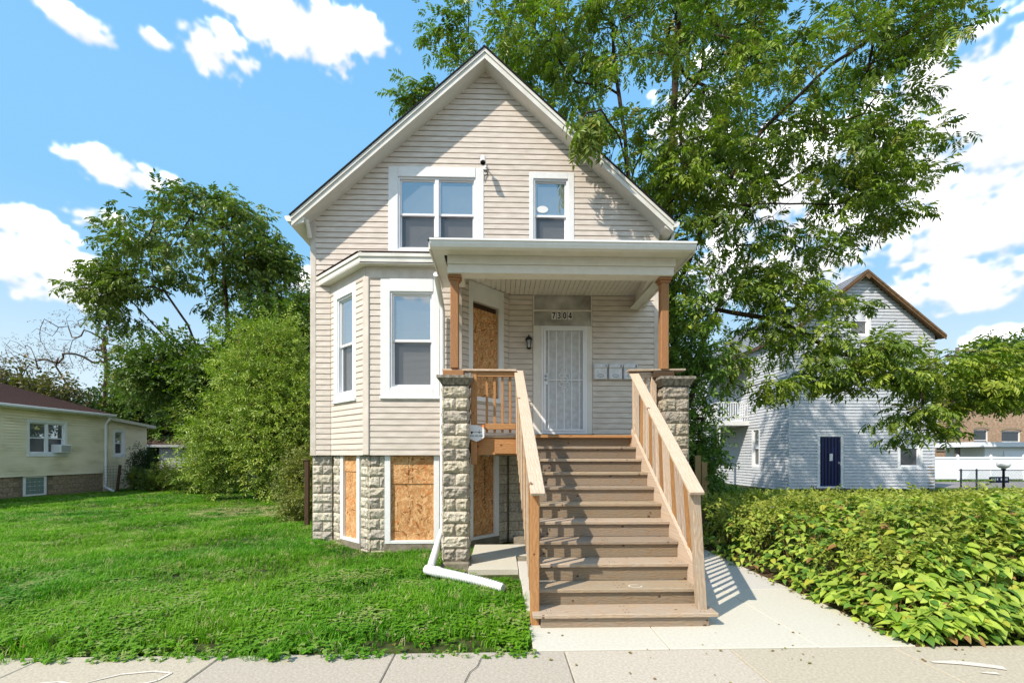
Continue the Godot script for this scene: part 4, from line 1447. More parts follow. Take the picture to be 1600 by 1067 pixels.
	siding(null, ap, t2, PackedVector2Array([Vector2(0.1, -0.3), Vector2(2.5, -0.3), Vector2(2.5, 3.10), Vector2(0.1, 3.31)]), [rect(aw[0], aw[1], aw[2], aw[3])], M.yellow_siding, 0.115, 0.04, 0.03)
	put("addition_wall", ap, M.yellow_siding, h)
	window(h, t2, aw, [aw[0] + 0.12, aw[1] + 0.1, aw[2] - 0.10, aw[3] - 0.1], 2.22, 1, null, true, false)
	var ab := P.new()
	ab.bx(X - 6.0, X - 0.01, -0.3, 3.1, 25.0, 25.14)
	put("addition_wall", ab, M.yellow_siding, h)
	var ar := P.new()
	ar.prism(PackedVector2Array([Vector2(-0.1, 3.33), Vector2(2.85, 3.08), Vector2(2.85, 3.22), Vector2(-0.1, 3.47)]), t2, -6.3, 0.28)
	put("addition_roof", ar, M.cream_trim, h)
	# air conditioner hanging in the window
	var ac := thing("air_conditioner", "small white window air conditioner in the lower sash of the bungalow window", "air conditioner", t * Vector3(8.20, 1.70, 0.0))
	var a1 := P.new()
	a1.box(Vector3(0.12, 0.20, 0), Vector3(0.42, 0.36, 0.50), 0.02)
	put("case", a1, M.sign_white, ac)
	for i in 7:
		var g := P.new()
		g.box(Vector3(0.335, 0.08 + i * 0.04, 0), Vector3(0.012, 0.014, 0.42), 0.003)
		put("louver", g, M.galvanized, ac)

func build_far() -> void:
	# red roofed house and grey garage between the bungalow and the tall shrub
	var r := thing("red_house", "distant house with faded red shingles glimpsed between tree and bungalow", "house")
	var w := P.new()
	w.bx(-29.0, -22.0, -0.3, 3.6, 36.0, 44.0)
	put("wall", w, M.grey_siding, r)
	var s1 := P.new()
	shingles(s1, V(-29.3, 3.5, 35.7), V(-21.7, 3.5, 35.7), V(-21.7, 6.6, 40.0), V(-29.3, 6.6, 40.0), 0.22, 0.03)
	put("roof", s1, M.shingle_red, r)
	var s2 := P.new()
	shingles(s2, V(-21.7, 3.5, 44.3), V(-29.3, 3.5, 44.3), V(-29.3, 6.6, 40.0), V(-21.7, 6.6, 40.0), 0.22, 0.03)
	put("roof", s2, M.shingle_red, r)
	for x in [-28.9, -22.1]:
		var g := P.new()
		g.prism(PackedVector2Array([Vector2(36.0, 3.5), Vector2(44.0, 3.5), Vector2(40.0, 6.4)]), Transform3D(Basis(Vector3(0, 0, -1), Vector3.UP, Vector3(1, 0, 0)), Vector3(x, 0, 0)), -0.1, 0.1)
		put("gable_wall", g, M.shingle_red, r)
	var po := P.new()
	po.board(V(-24.2, 3.6, 35.5), V(-22.3, 5.4, 35.5), 0.16, 0.2, Vector3.UP)
	put("rake_board", po, M.cream_trim, r)
	var g := thing("garage", "grey sided garage with pale eave half hidden by the tall shrub", "garage")
	var gw := P.new()
	var gt := Transform3D(Basis(), V(0, 0, 31.0))
	wall_slab(gw, gt, rect(-22.6, -0.3, -15.0, 2.15), [], -0.2, 0.0)
	siding(null, gw, gt, rect(-22.6, -0.3, -15.0, 2.15), [], M.grey_siding, 0.16, 0.025)
	put("wall", gw, M.grey_siding, g)
	var gr := P.new()
	shingles(gr, V(-24.4, 2.35, 30.6), V(-14.7, 2.35, 30.6), V(-14.7, 3.6, 33.5), V(-24.4, 3.6, 33.5), 0.2, 0.04)
	put("roof", gr, M.shingle_brown, g)
	var ge := P.new()
	ge.bx(-24.4, -14.7, 2.16, 2.33, 30.55, 30.75)
	put("eave_board", ge, M.grey_siding, g)
	var gp := P.new()
	gp.bx(-24.2, -24.05, -0.2, 2.16, 30.7, 30.85)
	put("post", gp, M.trim, g)
	build_car()
	# tan brick block on the right
	var b := thing("brick_building", "long two-storey tan brick building beyond the white fence", "building")
	var t := Transform3D(Basis(), V(0, 0, 46.0))
	var bw := [[49.6, 2.1, 51.2, 4.3], [52.6, 1.9, 54.7, 4.2], [45.6, 2.2, 46.8, 4.2], [44.9, 4.9, 45.9, 6.4], [57.0, 2.1, 58.6, 4.3], [61.0, 2.1, 62.6, 4.3]]
	var holes := []
	for q in bw: holes.push_back(rect(q[0], q[1], q[2], q[3]))
	var wl := P.new()
	wall_slab(wl, t, rect(43.0, -0.3, 82.0, 7.25), holes, -0.3, 0.0)
	wl.wb(t, 43.0, 82.0, -0.3, 7.2, -12.0, -8.0)
	put("wall", wl, M.brick_tan, b)
	var cop := P.new()
	cop.wb(t, 42.9, 82.1, 7.25, 7.45, -0.4, 0.08)
	put("coping", cop, M.wood_dark, b)
	var rfb := P.new()
	rfb.wb(t, 43.0, 82.0, 7.0, 7.2, -8.0, -0.31)
	put("roof", rfb, M.shingle, b)
	# brick courses: thin raised bands would be below a pixel; sills and lintels are built
	for q in bw:
		var f := P.new()
		f.wb(t, q[0], q[0] + 0.1, q[1], q[3], -0.2, -0.1)
		f.wb(t, q[2] - 0.1, q[2], q[1], q[3], -0.2, -0.1)
		f.wb(t, q[0] + 0.1, q[2] - 0.1, q[3] - 0.1, q[3], -0.2, -0.1)
		f.wb(t, q[0] + 0.1, q[2] - 0.1, (q[1] + q[3]) * 0.5 - 0.05, (q[1] + q[3]) * 0.5 + 0.05, -0.2, -0.1)
		var wn := put("window", f, M.trim, b)
		var pn := P.new()
		pn.wb(t, q[0] + 0.1, q[2] - 0.1, q[1], q[3] - 0.1, -0.22, -0.18)
		put("pane", pn, M.window_dark, wn)
		var sl := P.new()
		sl.wb(t, q[0] - 0.1, q[2] + 0.1, q[1] - 0.15, q[1], -0.2, 0.08)
		put("sill", sl, M.concrete_old, wn)
		var li := P.new()
		var lpts := PackedVector2Array()
		for i in 7:
			var a := lerpf(-1, 1, i / 6.0)
			lpts.push_back(Vector2((q[0] + q[2]) * 0.5 + a * (q[2] - q[0]) * 0.55, q[3] + 0.18 * (1 - a * a)))
		for i in 7:
			var a := lerpf(1, -1, i / 6.0)
			lpts.push_back(Vector2((q[0] + q[2]) * 0.5 + a * (q[2] - q[0]) * 0.55, q[3] + 0.22 + 0.18 * (1 - a * a)))
		li.prism(lpts, t, 0.0, 0.04)
		put("lintel", li, M.old_block, wn)
	var pipe := P.new()
	pipe.tube(PackedVector3Array([V(46.9, -0.2, 45.7), V(46.9, 7.0, 45.7)]), PackedFloat32Array([0.13, 0.13]), 8)
	put("downpipe", pipe, M.galvanized, b)
	# low white roofed shed before it
	var sd := thing("shed", "low white shed with flat overhanging roof before the brick building", "shed")
	var s := P.new()
	s.bx(42.5, 60.0, -0.3, 2.35, 38.5, 42.0)
	put("wall", s, M.trim, sd)
	var sr := P.new()
	sr.bx(41.0, 60.5, 2.36, 2.78, 38.0, 42.5)
	put("roof", sr, M.vinyl_fence, sd)
	var sdr := P.new()
	sdr.bx(44.2, 50.0, -0.1, 2.0, 38.44, 38.495)
	put("door", sdr, M.vinyl_fence, sd)
	# white vinyl fence: panels and posts
	var vf := thing("vinyl_fence", "tall white vinyl privacy fence across the street beyond the lamp", "fence")
	for i in 14:
		var x := 27.5 + i * 2.4
		var p := P.new()
		p.bx(x + 0.06, x + 2.34, -0.05, 1.52, 31.0, 31.05, 0.006)
		put("panel", p, M.vinyl_fence, vf)
		var q := P.new()
		q.bx(x - 0.06, x + 0.06, -0.2, 1.62, 30.96, 31.09, 0.012)
		q.lathe(PackedVector2Array([Vector2(0.09, 1.62), Vector2(0.0, 1.70)]), Vector3(x, 0, -31.025), 4)
		put("post", q, M.vinyl_fence, vf)
		var rr := P.new()
		rr.bx(x + 0.06, x + 2.34, 1.38, 1.52, 30.97, 30.999, 0.006)
		put("rail", rr, M.vinyl_fence, vf)
	# chain link fence
	var cf := thing("chain_link_fence", "low grey chain link fence between white house and street", "fence")
	for i in 9:
		var x := 21.6 + i * 2.0
		if i == 1: x = 22.35
		var p := P.new()
		p.tube(PackedVector3Array([V(x, -0.3, 20.6), V(x, 0.95, 20.6)]), PackedFloat32Array([0.035, 0.035]), 8)
		p.lathe(PackedVector2Array([Vector2(0.04, 0.93), Vector2(0.035, 0.97), Vector2(0.0, 1.0)]), V(x, 0, 20.6), 8)
		put("post", p, M.galvanized, cf)
	var tr := P.new()
	tr.tube(PackedVector3Array([V(21.5, 0.92, 20.6), V(38.0, 0.92, 20.6)]), PackedFloat32Array([0.022, 0.022]), 6)
	put("top_rail", tr, M.galvanized, cf)
	var ms := P.new()
	var xx := 21.6
	while xx < 37.6:
		ms.tube(PackedVector3Array([V(xx, -0.1, 20.62), V(xx + 0.5, 0.9, 20.62)]), PackedFloat32Array([0.003, 0.003]), 3, false)
		ms.tube(PackedVector3Array([V(xx + 0.5, -0.1, 20.625), V(xx, 0.9, 20.625)]), PackedFloat32Array([0.003, 0.003]), 3, false)
		xx += 0.07
	put("wire_mesh", ms, M.galvanized, cf).set_meta("kind", "stuff")
	# lamp with white globe
	var l := thing("globe_lamp", "short black lamp post topped by a white globe", "lamp", V(22.16, -0.14, 19.3))
	var lp := P.new()
	lp.lathe(PackedVector2Array([Vector2(0.11, 0.0), Vector2(0.11, 0.04), Vector2(0.05, 0.08), Vector2(0.045, 1.10), Vector2(0.08, 1.13), Vector2(0.08, 1.17), Vector2(0.0, 1.17)]), Vector3.ZERO, 12)
	put("post", lp, M.black_metal, l)
	var gl := P.new()
	var pr := PackedVector2Array()
	for i in 13:
		var a := -PI / 2 + PI * i / 12.0
		pr.push_back(Vector2(0.225 * cos(a), 1.36 + 0.19 * sin(a)))
	gl.lathe(pr, Vector3.ZERO, 20)
	put("globe", gl, M.sign_white, l)
	# dark blue plate hung on the chain link fence
	var sg := thing("fence_sign", "small dark blue plate with white print hung on the chain link fence", "sign", V(23.35, 0.48, 20.52))
	var sp := P.new()
	sp.box(Vector3.ZERO, Vector3(0.95, 0.28, 0.02), 0.006)
	put("plate", sp, mat("navy_plate", Color(0.06, 0.10, 0.25), 0.5), sg)
	var sx := P.new()
	for i in 9:
		if i != 4: sx.box(Vector3(-0.36 + i * 0.09, 0.02, 0.0125), Vector3(0.045, 0.10, 0.004), 0.001)
	put("print", sx, M.sign_white, sg)
	# utility pole
	var u := thing("utility_pole", "tall grey utility pole rising beside the white house", "pole")
	var up := P.new()
	up.tube(PackedVector3Array([V(41.6, -0.3, 40.0), V(41.6, 11.4, 40.0)]), PackedFloat32Array([0.2, 0.14]), 10)
	put("pole", up, mat("pole_wood", Color(0.45, 0.42, 0.39), 0.9), u)
	var ua := P.new()
	ua.bx(40.4, 42.8, 10.5, 10.66, 39.8, 39.95)
	put("cross_arm", ua, M.wood_dark, u)
	for x in [40.6, 41.2, 42.1, 42.6]:
		var ins := P.new()
		ins.lathe(PackedVector2Array([Vector2(0.03, 0.0), Vector2(0.06, 0.05), Vector2(0.05, 0.14), Vector2(0.0, 0.16)]), V(x, 10.66, 39.87), 8)
		put("insulator", ins, M.galvanized, u)
	# fence posts and boards
	var wf := thing("wooden_fence", "tan upright fence boards behind the worn stone pillar", "fence")
	for i in 2:
		var p := P.new()
		p.uo = Vector2(0.2 * i, 0.1 * i)
		p.bx(4.36 + 0.16 * i, 4.49 + 0.155 * i, -0.2, 1.60 - 0.14 * i, 9.95 + 0.03 * i, 9.98 + 0.03 * i, 0.006)
		put("board", p, M.wood_fence, wf)
	var rl := P.new()
	rl.bx(4.0, 4.7, 0.95, 1.04, 10.02, 10.06)
	put("rail", rl, M.wood_fence, wf)
	var wp := thing("fence_post", "single weathered brown fence post beside the house foundation corner", "post")
	var p2 := P.new()
	p2.bx(-4.64, -4.54, -0.3, 1.48, 11.0, 11.1, 0.008)
	p2.bx(-4.655, -4.525, 1.48, 1.51, 10.985, 11.115, 0.008)
	put("post", p2, M.wood_dark, wp)
	# wire fence beside the bungalow addition
	var yf := thing("wire_fence", "short wire garden fence with dark stake before the bungalow addition", "fence")
	var ys := P.new()
	ys.board(V(-18.5, -0.2, 22.6), V(-18.35, 1.15, 22.6), 0.12, 0.05, Vector3(0, 0, 1))
	put("stake", ys, M.wood_dark, yf)
	var yw := P.new()
	for i in 13:
		var d := 22.0 + i * 0.17
		yw.tube(PackedVector3Array([V(-18.6, -0.1, d), V(-18.6, 1.1, d)]), PackedFloat32Array([0.006, 0.006]), 4, false)
	for i in 9:
		yw.tube(PackedVector3Array([V(-18.6, 0.0 + i * 0.135, 22.0), V(-18.6, 0.0 + i * 0.135, 24.1)]), PackedFloat32Array([0.006, 0.006]), 4, false)
	put("wire_mesh", yw, M.galvanized, yf)

func build_car() -> void:
	var c := thing("parked_car", "blue and white car parked beside the grey garage", "car", V(-23.6, -0.14, 29.0))
	var t := Transform3D(Basis(), Vector3.ZERO)
	var body := PackedVector2Array([Vector2(-2.1, 0.35), Vector2(-1.5, 0.25), Vector2(1.5, 0.25), Vector2(2.1, 0.35), Vector2(2.15, 0.75), Vector2(1.9, 0.88), Vector2(1.0, 0.95), Vector2(-1.2, 0.98), Vector2(-2.1, 0.85)])
	var p := P.new()
	p.prism(body, t, -0.85, 0.85)
	var bd := put("body", p, M.car_white, c)
	var cab := PackedVector2Array([Vector2(-1.4, 0.97), Vector2(1.1, 0.94), Vector2(0.45, 1.42), Vector2(-0.95, 1.45)])
	var p2 := P.new()
	p2.prism(cab, t, -0.70, 0.70)
	put("window", p2, M.window_dark, c)
	var p3 := P.new()
	p3.box(Vector3(-0.25, 1.455, 0), Vector3(1.3, 0.04, 1.3), 0.015)
	put("roof", p3, M.car_blue, c)
	for x in [-1.35, 1.35]:
		for z in [-0.78, 0.78]:
			var w := P.new()
			w.lathe(PackedVector2Array([Vector2(0.0, -0.11), Vector2(0.28, -0.11), Vector2(0.33, -0.06), Vector2(0.33, 0.06), Vector2(0.28, 0.11), Vector2(0.0, 0.11)]), Vector3(x, 0.33, z), 18, Basis(Vector3(1, 0, 0), Vector3(0, 0, 1), Vector3(0, -1, 0)))
			var wh := put("wheel", w, M.rubber, c)
			var r := P.new()
			r.lathe(PackedVector2Array([Vector2(0.2, -0.115), Vector2(0.2, 0.115), Vector2(0.0, 0.13)]), Vector3(x, 0.33, z), 14, Basis(Vector3(1, 0, 0), Vector3(0, 0, 1), Vector3(0, -1, 0)))
			put("rim", r, M.steel, wh)
	for z in [-0.6, 0.6]:
		var hl := P.new()
		hl.box(Vector3(2.12, 0.68, z), Vector3(0.06, 0.13, 0.28), 0.02)
		put("headlight", hl, M.lamp_glass, c)

# ---------------------------------------------------------------- small things on the house
func build_small() -> void:
	var t := Transform3D(Basis(), V(0, 0, WD))
	# house number
	var hn := thing("house_number", "black 7304 digits on white plates above the door", "house number", t * Vector3(1.272, 4.407, 0.010))
	for i in 4:
		var x := -0.165 + 0.11 * i
		var p := P.new()
		p.box(Vector3(x, 0, 0.002), Vector3(0.088, 0.155, 0.004), 0.001)
		var pl := put("plate", p, M.sign_white, hn)
		text("7304"[i], 0.175, M.ink, pl, "digit", Transform3D(Basis.from_scale(Vector3(0.74, 1.0, 1.0)), Vector3(x, 0.0, 0.006)))
	# mailboxes
	var ml := ["white wall mailbox numbered 1, next to the door", "white wall mailbox numbered 2, between the other two", "white wall mailbox behind the top of the stair handrail"]
	for i in 3:
		var m := thing("mailbox", ml[i], "mailbox", t * Vector3(2.032 + 0.30 * i, 3.278, 0.0), "mailboxes beside the door")
		var b := P.new()
		b.box(Vector3(0, -0.01, 0.065), Vector3(0.265, 0.29, 0.10), 0.012)
		put("box", b, M.plastic_white, m)
		var l := P.new()
		l.box(Vector3(0, 0.105, 0.075), Vector3(0.277, 0.085, 0.125), 0.014)
		put("lid", l, M.plastic_white, m)
		var e := P.new()
		var pr := PackedVector3Array()
		var rd := PackedFloat32Array()
		for k in 21:
			var a := TAU * k / 20.0
			pr.push_back(Vector3(cos(a) * 0.062, -0.085 + sin(a) * 0.026, 0.117))
			rd.push_back(0.006)
		e.tube(pr, rd, 5, false)
		put("emblem", e, M.steel, m)
		text(["1", "2", "3"][i], 0.065, M.ink, m, "digit", Transform3D(Basis(), Vector3(0.10, 0.10, 0.141)))
	# wall lantern
	var wl := thing("wall_lantern", "small black wall lantern on the clapboards beside the door", "lantern", t * Vector3(0.600, 3.85, 0.0))
	var bp := P.new()
	bp.box(Vector3(0, 0.06, 0.03), Vector3(0.07, 0.14, 0.02), 0.006)
	put("back_plate", bp, M.black_metal, wl)
	var arm := P.new()
	arm.tube(PackedVector3Array([Vector3(0, 0.10, 0.04), Vector3(0, 0.15, 0.08), Vector3(0, 0.13, 0.12)]), PackedFloat32Array([0.012, 0.012, 0.012]), 6)
	put("arm", arm, M.black_metal, wl)
	var o := Vector3(0, 0, 0.125)
	var rf := P.new()
	rf.lathe(PackedVector2Array([Vector2(0.075, 0.04), Vector2(0.068, 0.06), Vector2(0.035, 0.10), Vector2(0.02, 0.105), Vector2(0.014, 0.13), Vector2(0.0, 0.135)]), o, 8)
	rf.lathe(PackedVector2Array([Vector2(0.0, 0.038), Vector2(0.075, 0.04)]), o, 8)
	put("cap", rf, M.black_metal, wl)
	for k in 4:
		var a := TAU * k / 4.0 + PI / 4
		var q := P.new()
		q.tube(PackedVector3Array([o + Vector3(cos(a) * 0.062, 0.04, sin(a) * 0.062), o + Vector3(cos(a) * 0.045, -0.12, sin(a) * 0.045)]), PackedFloat32Array([0.007, 0.007]), 5)
		put("bar", q, M.black_metal, wl)
	var gl := P.new()
	gl.lathe(PackedVector2Array([Vector2(0.038, -0.12), Vector2(0.052, 0.035)]), o, 8)
	put("glass", gl, M.lamp_glass, wl)
	var bs := P.new()
	bs.lathe(PackedVector2Array([Vector2(0.0, -0.15), Vector2(0.03, -0.145), Vector2(0.055, -0.12), Vector2(0.0, -0.118)]), o, 8)
	put("base", bs, M.black_metal, wl)
	# security camera over the double window
	var sc := thing("security_camera", "small white bracket camera above the upper double window", "camera", t * Vector3(-0.27, 7.33, 0.035))
	var c0 := P.new()
	c0.box(Vector3(0, 0, 0.01), Vector3(0.08, 0.10, 0.02), 0.006)
	put("mount", c0, M.sign_white, sc)
	var c1 := P.new()
	c1.tube(PackedVector3Array([Vector3(0.02, 0.0, 0.02), Vector3(0.05, -0.02, 0.10), Vector3(0.0, -0.02, 0.16), Vector3(-0.02, 0.01, 0.2)]), PackedFloat32Array([0.014, 0.014, 0.014, 0.014]), 6)
	put("arm", c1, M.sign_white, sc)
	var c2 := P.new()
	var cb := Basis(Vector3(1, 0, 0), 2.6)
	c2.lathe(PackedVector2Array([Vector2(0.0, -0.09), Vector2(0.048, -0.085), Vector2(0.052, 0.06), Vector2(0.058, 0.10), Vector2(0.046, 0.10)]), Vector3(-0.03, 0.01, 0.22), 14, cb)
	put("body", c2, M.sign_white, sc)
	var c3 := P.new()
	c3.lathe(PackedVector2Array([Vector2(0.046, 0.095), Vector2(0.02, 0.088), Vector2(0.0, 0.086)]), Vector3(-0.03, 0.01, 0.22), 14, cb)
	put("lens", c3, M.black_metal, sc)
	var c4 := P.new()
	c4.tube(PackedVector3Array([Vector3(0.03, -0.04, 0.01), Vector3(0.05, -0.12, 0.0), Vector3(0.0, -0.17, 0.01), Vector3(-0.02, -0.26, 0.01)]), PackedFloat32Array([0.008, 0.008, 0.008, 0.008]), 5)
	put("cable", c4, M.black_metal, sc)
	# oval sticker on the single window
	var ov := thing("window_sticker", "white oval sticker on the pane of the single upper window", "sticker", t * Vector3(0.885, 6.555, -0.035))
	var sp := P.new()
	sp.lathe(PackedVector2Array([Vector2(0.115, -0.002), Vector2(0.115, 0.002), Vector2(0.0, 0.002)]), Vector3.ZERO, 24, Basis(Vector3(1, 0, 0), Vector3(0, 0, 0.55), Vector3(0, -1, 0)) * Basis.from_scale(Vector3(1, 1, 0.62)))
	put("disc", sp, M.sign_white, ov)
	# shield shaped sign on the railing post
	var sg := thing("security_sign", "small white shield sign screwed to the railing post beside the pillar", "sign", V(-0.332, 1.935, 6.835))
	var poly := PackedVector2Array([Vector2(-0.118, 0.125), Vector2(0.118, 0.125), Vector2(0.118, -0.062), Vector2(0.06, -0.10), Vector2(0.0, -0.125), Vector2(-0.06, -0.10), Vector2(-0.118, -0.062)])
	var pg := P.new()
	pg.prism(poly, Transform3D(), -0.006, 0.006)
	put("plate", pg, M.sign_white, sg)
	var og := P.new()
	og.prism(PackedVector2Array([Vector2(0.01, 0.123), Vector2(0.116, 0.123), Vector2(0.116, 0.06), Vector2(0.095, 0.10)]), Transform3D(), 0.006, 0.0075)
	put("orange_corner", og, M.sign_orange, sg)
	var ig := P.new()
	ig.box(Vector3(0.005, 0.02, 0.0075), Vector3(0.16, 0.005, 0.002), 0.0005)
	ig.prism(PackedVector2Array([Vector2(-0.085, 0.028), Vector2(-0.05, 0.028), Vector2(-0.06, -0.005), Vector2(-0.078, -0.008)]), Transform3D(), 0.006, 0.008)
	ig.prism(PackedVector2Array([Vector2(0.025, 0.018), Vector2(0.06, 0.018), Vector2(0.045, 0.0)]), Transform3D(), 0.006, 0.008)
	ig.prism(PackedVector2Array([Vector2(0.035, 0.052), Vector2(0.055, 0.05), Vector2(0.052, 0.036)]), Transform3D(), 0.006, 0.008)
	var sx := -0.09
	while sx < 0.09:
		var wd := 0.008
		if absf(sx + 0.032) > 0.008 and absf(sx - 0.032) > 0.008:
			ig.box(Vector3(sx, -0.036, 0.0075), Vector3(wd, 0.014, 0.002), 0.0004)
		sx += 0.012
	put("print", ig, M.ink, sg)
	# ribbed drain pipe lying in the grass
	var dp := thing("drain_pipe", "white ribbed drain pipe lying in the grass beside the stone pillar", "pipe")
	var pts := PackedVector3Array([V(-0.975, 0.31, 7.90), V(-0.965, 0.24, 7.4), V(-0.93, 0.13, 6.5), V(-0.915, 0.085, 6.18)])
	var e0 := P.new()
	e0.tube(pts, PackedFloat32Array([0.052, 0.052, 0.055, 0.058]), 10)
	put("leader", e0, M.trim, dp)
	var pa := PackedVector3Array()
	var ra := PackedFloat32Array()
	var a := V(-0.96, 0.075, 6.13)
	var b := V(0.055, 0.035, 5.34)
	for i in 121:
		var f := i / 120.0
		pa.push_back(a.lerp(b, f) + Vector3(0, 0.02 * sin(f * 3.0), 0.03 * sin(f * 5.0)))
		ra.push_back((0.066 if f < 0.2 else 0.058 - 0.008 * f) + (0.010 * sin(i * 1.57) if f > 0.12 else 0.0))
	var e1 := P.new()
	e1.tube(pa, ra, 12)
	put("ribbed_hose", e1, M.sign_white, dp)

# ---------------------------------------------------------------- plants
# a small leaf: folded lozenge from o along dir, drooping
func leaflet(p: P, o: Vector3, dir: Vector3, up: Vector3, len: float, wid: float, droop: float) -> void:
	var side := dir.cross(up).normalized()
	up = side.cross(dir).normalized()
	var m := o + dir * len * 0.45 - up * droop * len * 0.25
	var e := o + dir * len - up * droop * len
	var l := m + side * wid * 0.5 + up * wid * 0.16
	var r := m - side * wid * 0.5 + up * wid * 0.16
	p.to(o, l, e, up)
	p.to(o, r, e, up)

func broad_leaf(p: P, o: Vector3, dir: Vector3, up: Vector3, len: float, wid: float, droop: float) -> void:
	var side := dir.cross(up).normalized()
	up = side.cross(dir).normalized()
	var prof := [[0.0, 0.0], [0.07, 0.36], [0.27, 0.5], [0.55, 0.45], [0.80, 0.24], [1.0, 0.0]]
	var pt := func(i: int, s: float) -> Vector3:
		var f: float = prof[i][0]
		return o + dir * len * f - up * droop * len * f * f + side * s * wid * prof[i][1] + up * absf(s) * wid * prof[i][1] * 0.17
	for i in prof.size() - 1:
		for s in [-1.0, 1.0]:
			var a: Vector3 = pt.call(i, 0.0)
			var b: Vector3 = pt.call(i + 1, 0.0)
			var c: Vector3 = pt.call(i + 1, s)
			var d: Vector3 = pt.call(i, s)
			p.to(a, b, c, up)
			p.to(a, c, d, up)

func frond_mesh(seed_: int, pairs: int, len: float, ll: float, lw: float, m: Material) -> ArrayMesh:
	var r := RandomNumberGenerator.new()
	r.seed = seed_
	var p := P.new()
	for i in pairs + 1:
		var f := (i + 0.6) / (pairs + 0.8)
		var o := Vector3(len * f, -len * f * f * 0.30, 0)
		var dir := Vector3(1, -0.6 * f, 0).normalized()
		if i == pairs:
			leaflet(p, o, dir, Vector3.UP, ll, lw, 0.3)
		else:
			for s in [-1.0, 1.0]:
				var d := (dir * r.randf_range(0.35, 0.65) + Vector3(0, r.randf_range(-0.35, 0.1), s)).normalized()
				leaflet(p, o, d, Vector3(0, 1, 0), ll * r.randf_range(0.85, 1.15) * (0.75 + 0.5 * sin(f * PI)), lw, r.randf_range(0.1, 0.5))
	return p.mesh(m)

func sprig_mesh(seed_: int, n: int, len: float, ll: float, lw: float, m: Material, broad := false) -> ArrayMesh:
	var r := RandomNumberGenerator.new()
	r.seed = seed_
	var p := P.new()
	for i in n:
		var f := (i + 0.5) / n
		var o := Vector3(len * f, 0.05 * len * sin(f * 3.0), 0)
		var a := i * 2.4 + r.randf()
		var d := Vector3(r.randf_range(0.3, 0.9), cos(a) * 0.6, sin(a)).normalized()
		var up := Vector3(r.randf_range(-0.3, 0.3), 1, r.randf_range(-0.3, 0.3)).normalized()
		if broad:
			broad_leaf(p, o, d, up, ll * r.randf_range(0.8, 1.2), lw, r.randf_range(0.2, 0.6))
		else:
			leaflet(p, o, d, up, ll * r.randf_range(0.8, 1.2), lw, r.randf_range(0.1, 0.6))
	return p.mesh(m)

func multi(called: String, mesh: Mesh, xf: Array, cols: Array, parent: Node) -> MultiMeshInstance3D:
	var mm := MultiMesh.new()
	mm.transform_format = MultiMesh.TRANSFORM_3D
	mm.use_colors = true
	mm.mesh = mesh
	mm.instance_count = xf.size()
	for i in xf.size():
		mm.set_instance_transform(i, xf[i])
		mm.set_instance_color(i, cols[i])
	var o := MultiMeshInstance3D.new()
	o.multimesh = mm
	o.name = numbered(parent, called)
	parent.add_child(o, true)
	o.set_meta("kind", "stuff")
	return o

# clump centres in ellipsoids: [x, y, d, rx, ry, rd, count, inner share of the radius left empty]
func scatter(list: Array, r: RandomNumberGenerator) -> PackedVector3Array:
	var out := PackedVector3Array()
	for e in list:
		for i in int(e[6]):
			var q := Vector3(r.randfn(0, 1), r.randfn(0, 1), r.randfn(0, 1)).normalized()
			var f: float = lerpf(pow(e[7], 3.0) if e.size() > 7 else 0.0, 1.0, r.randf())
			q *= pow(f, 1.0 / 3.0)
			out.push_back(V(e[0] + q.x * e[3], e[1] + q.y * e[4], e[2] + q.z * e[5]))
	return out

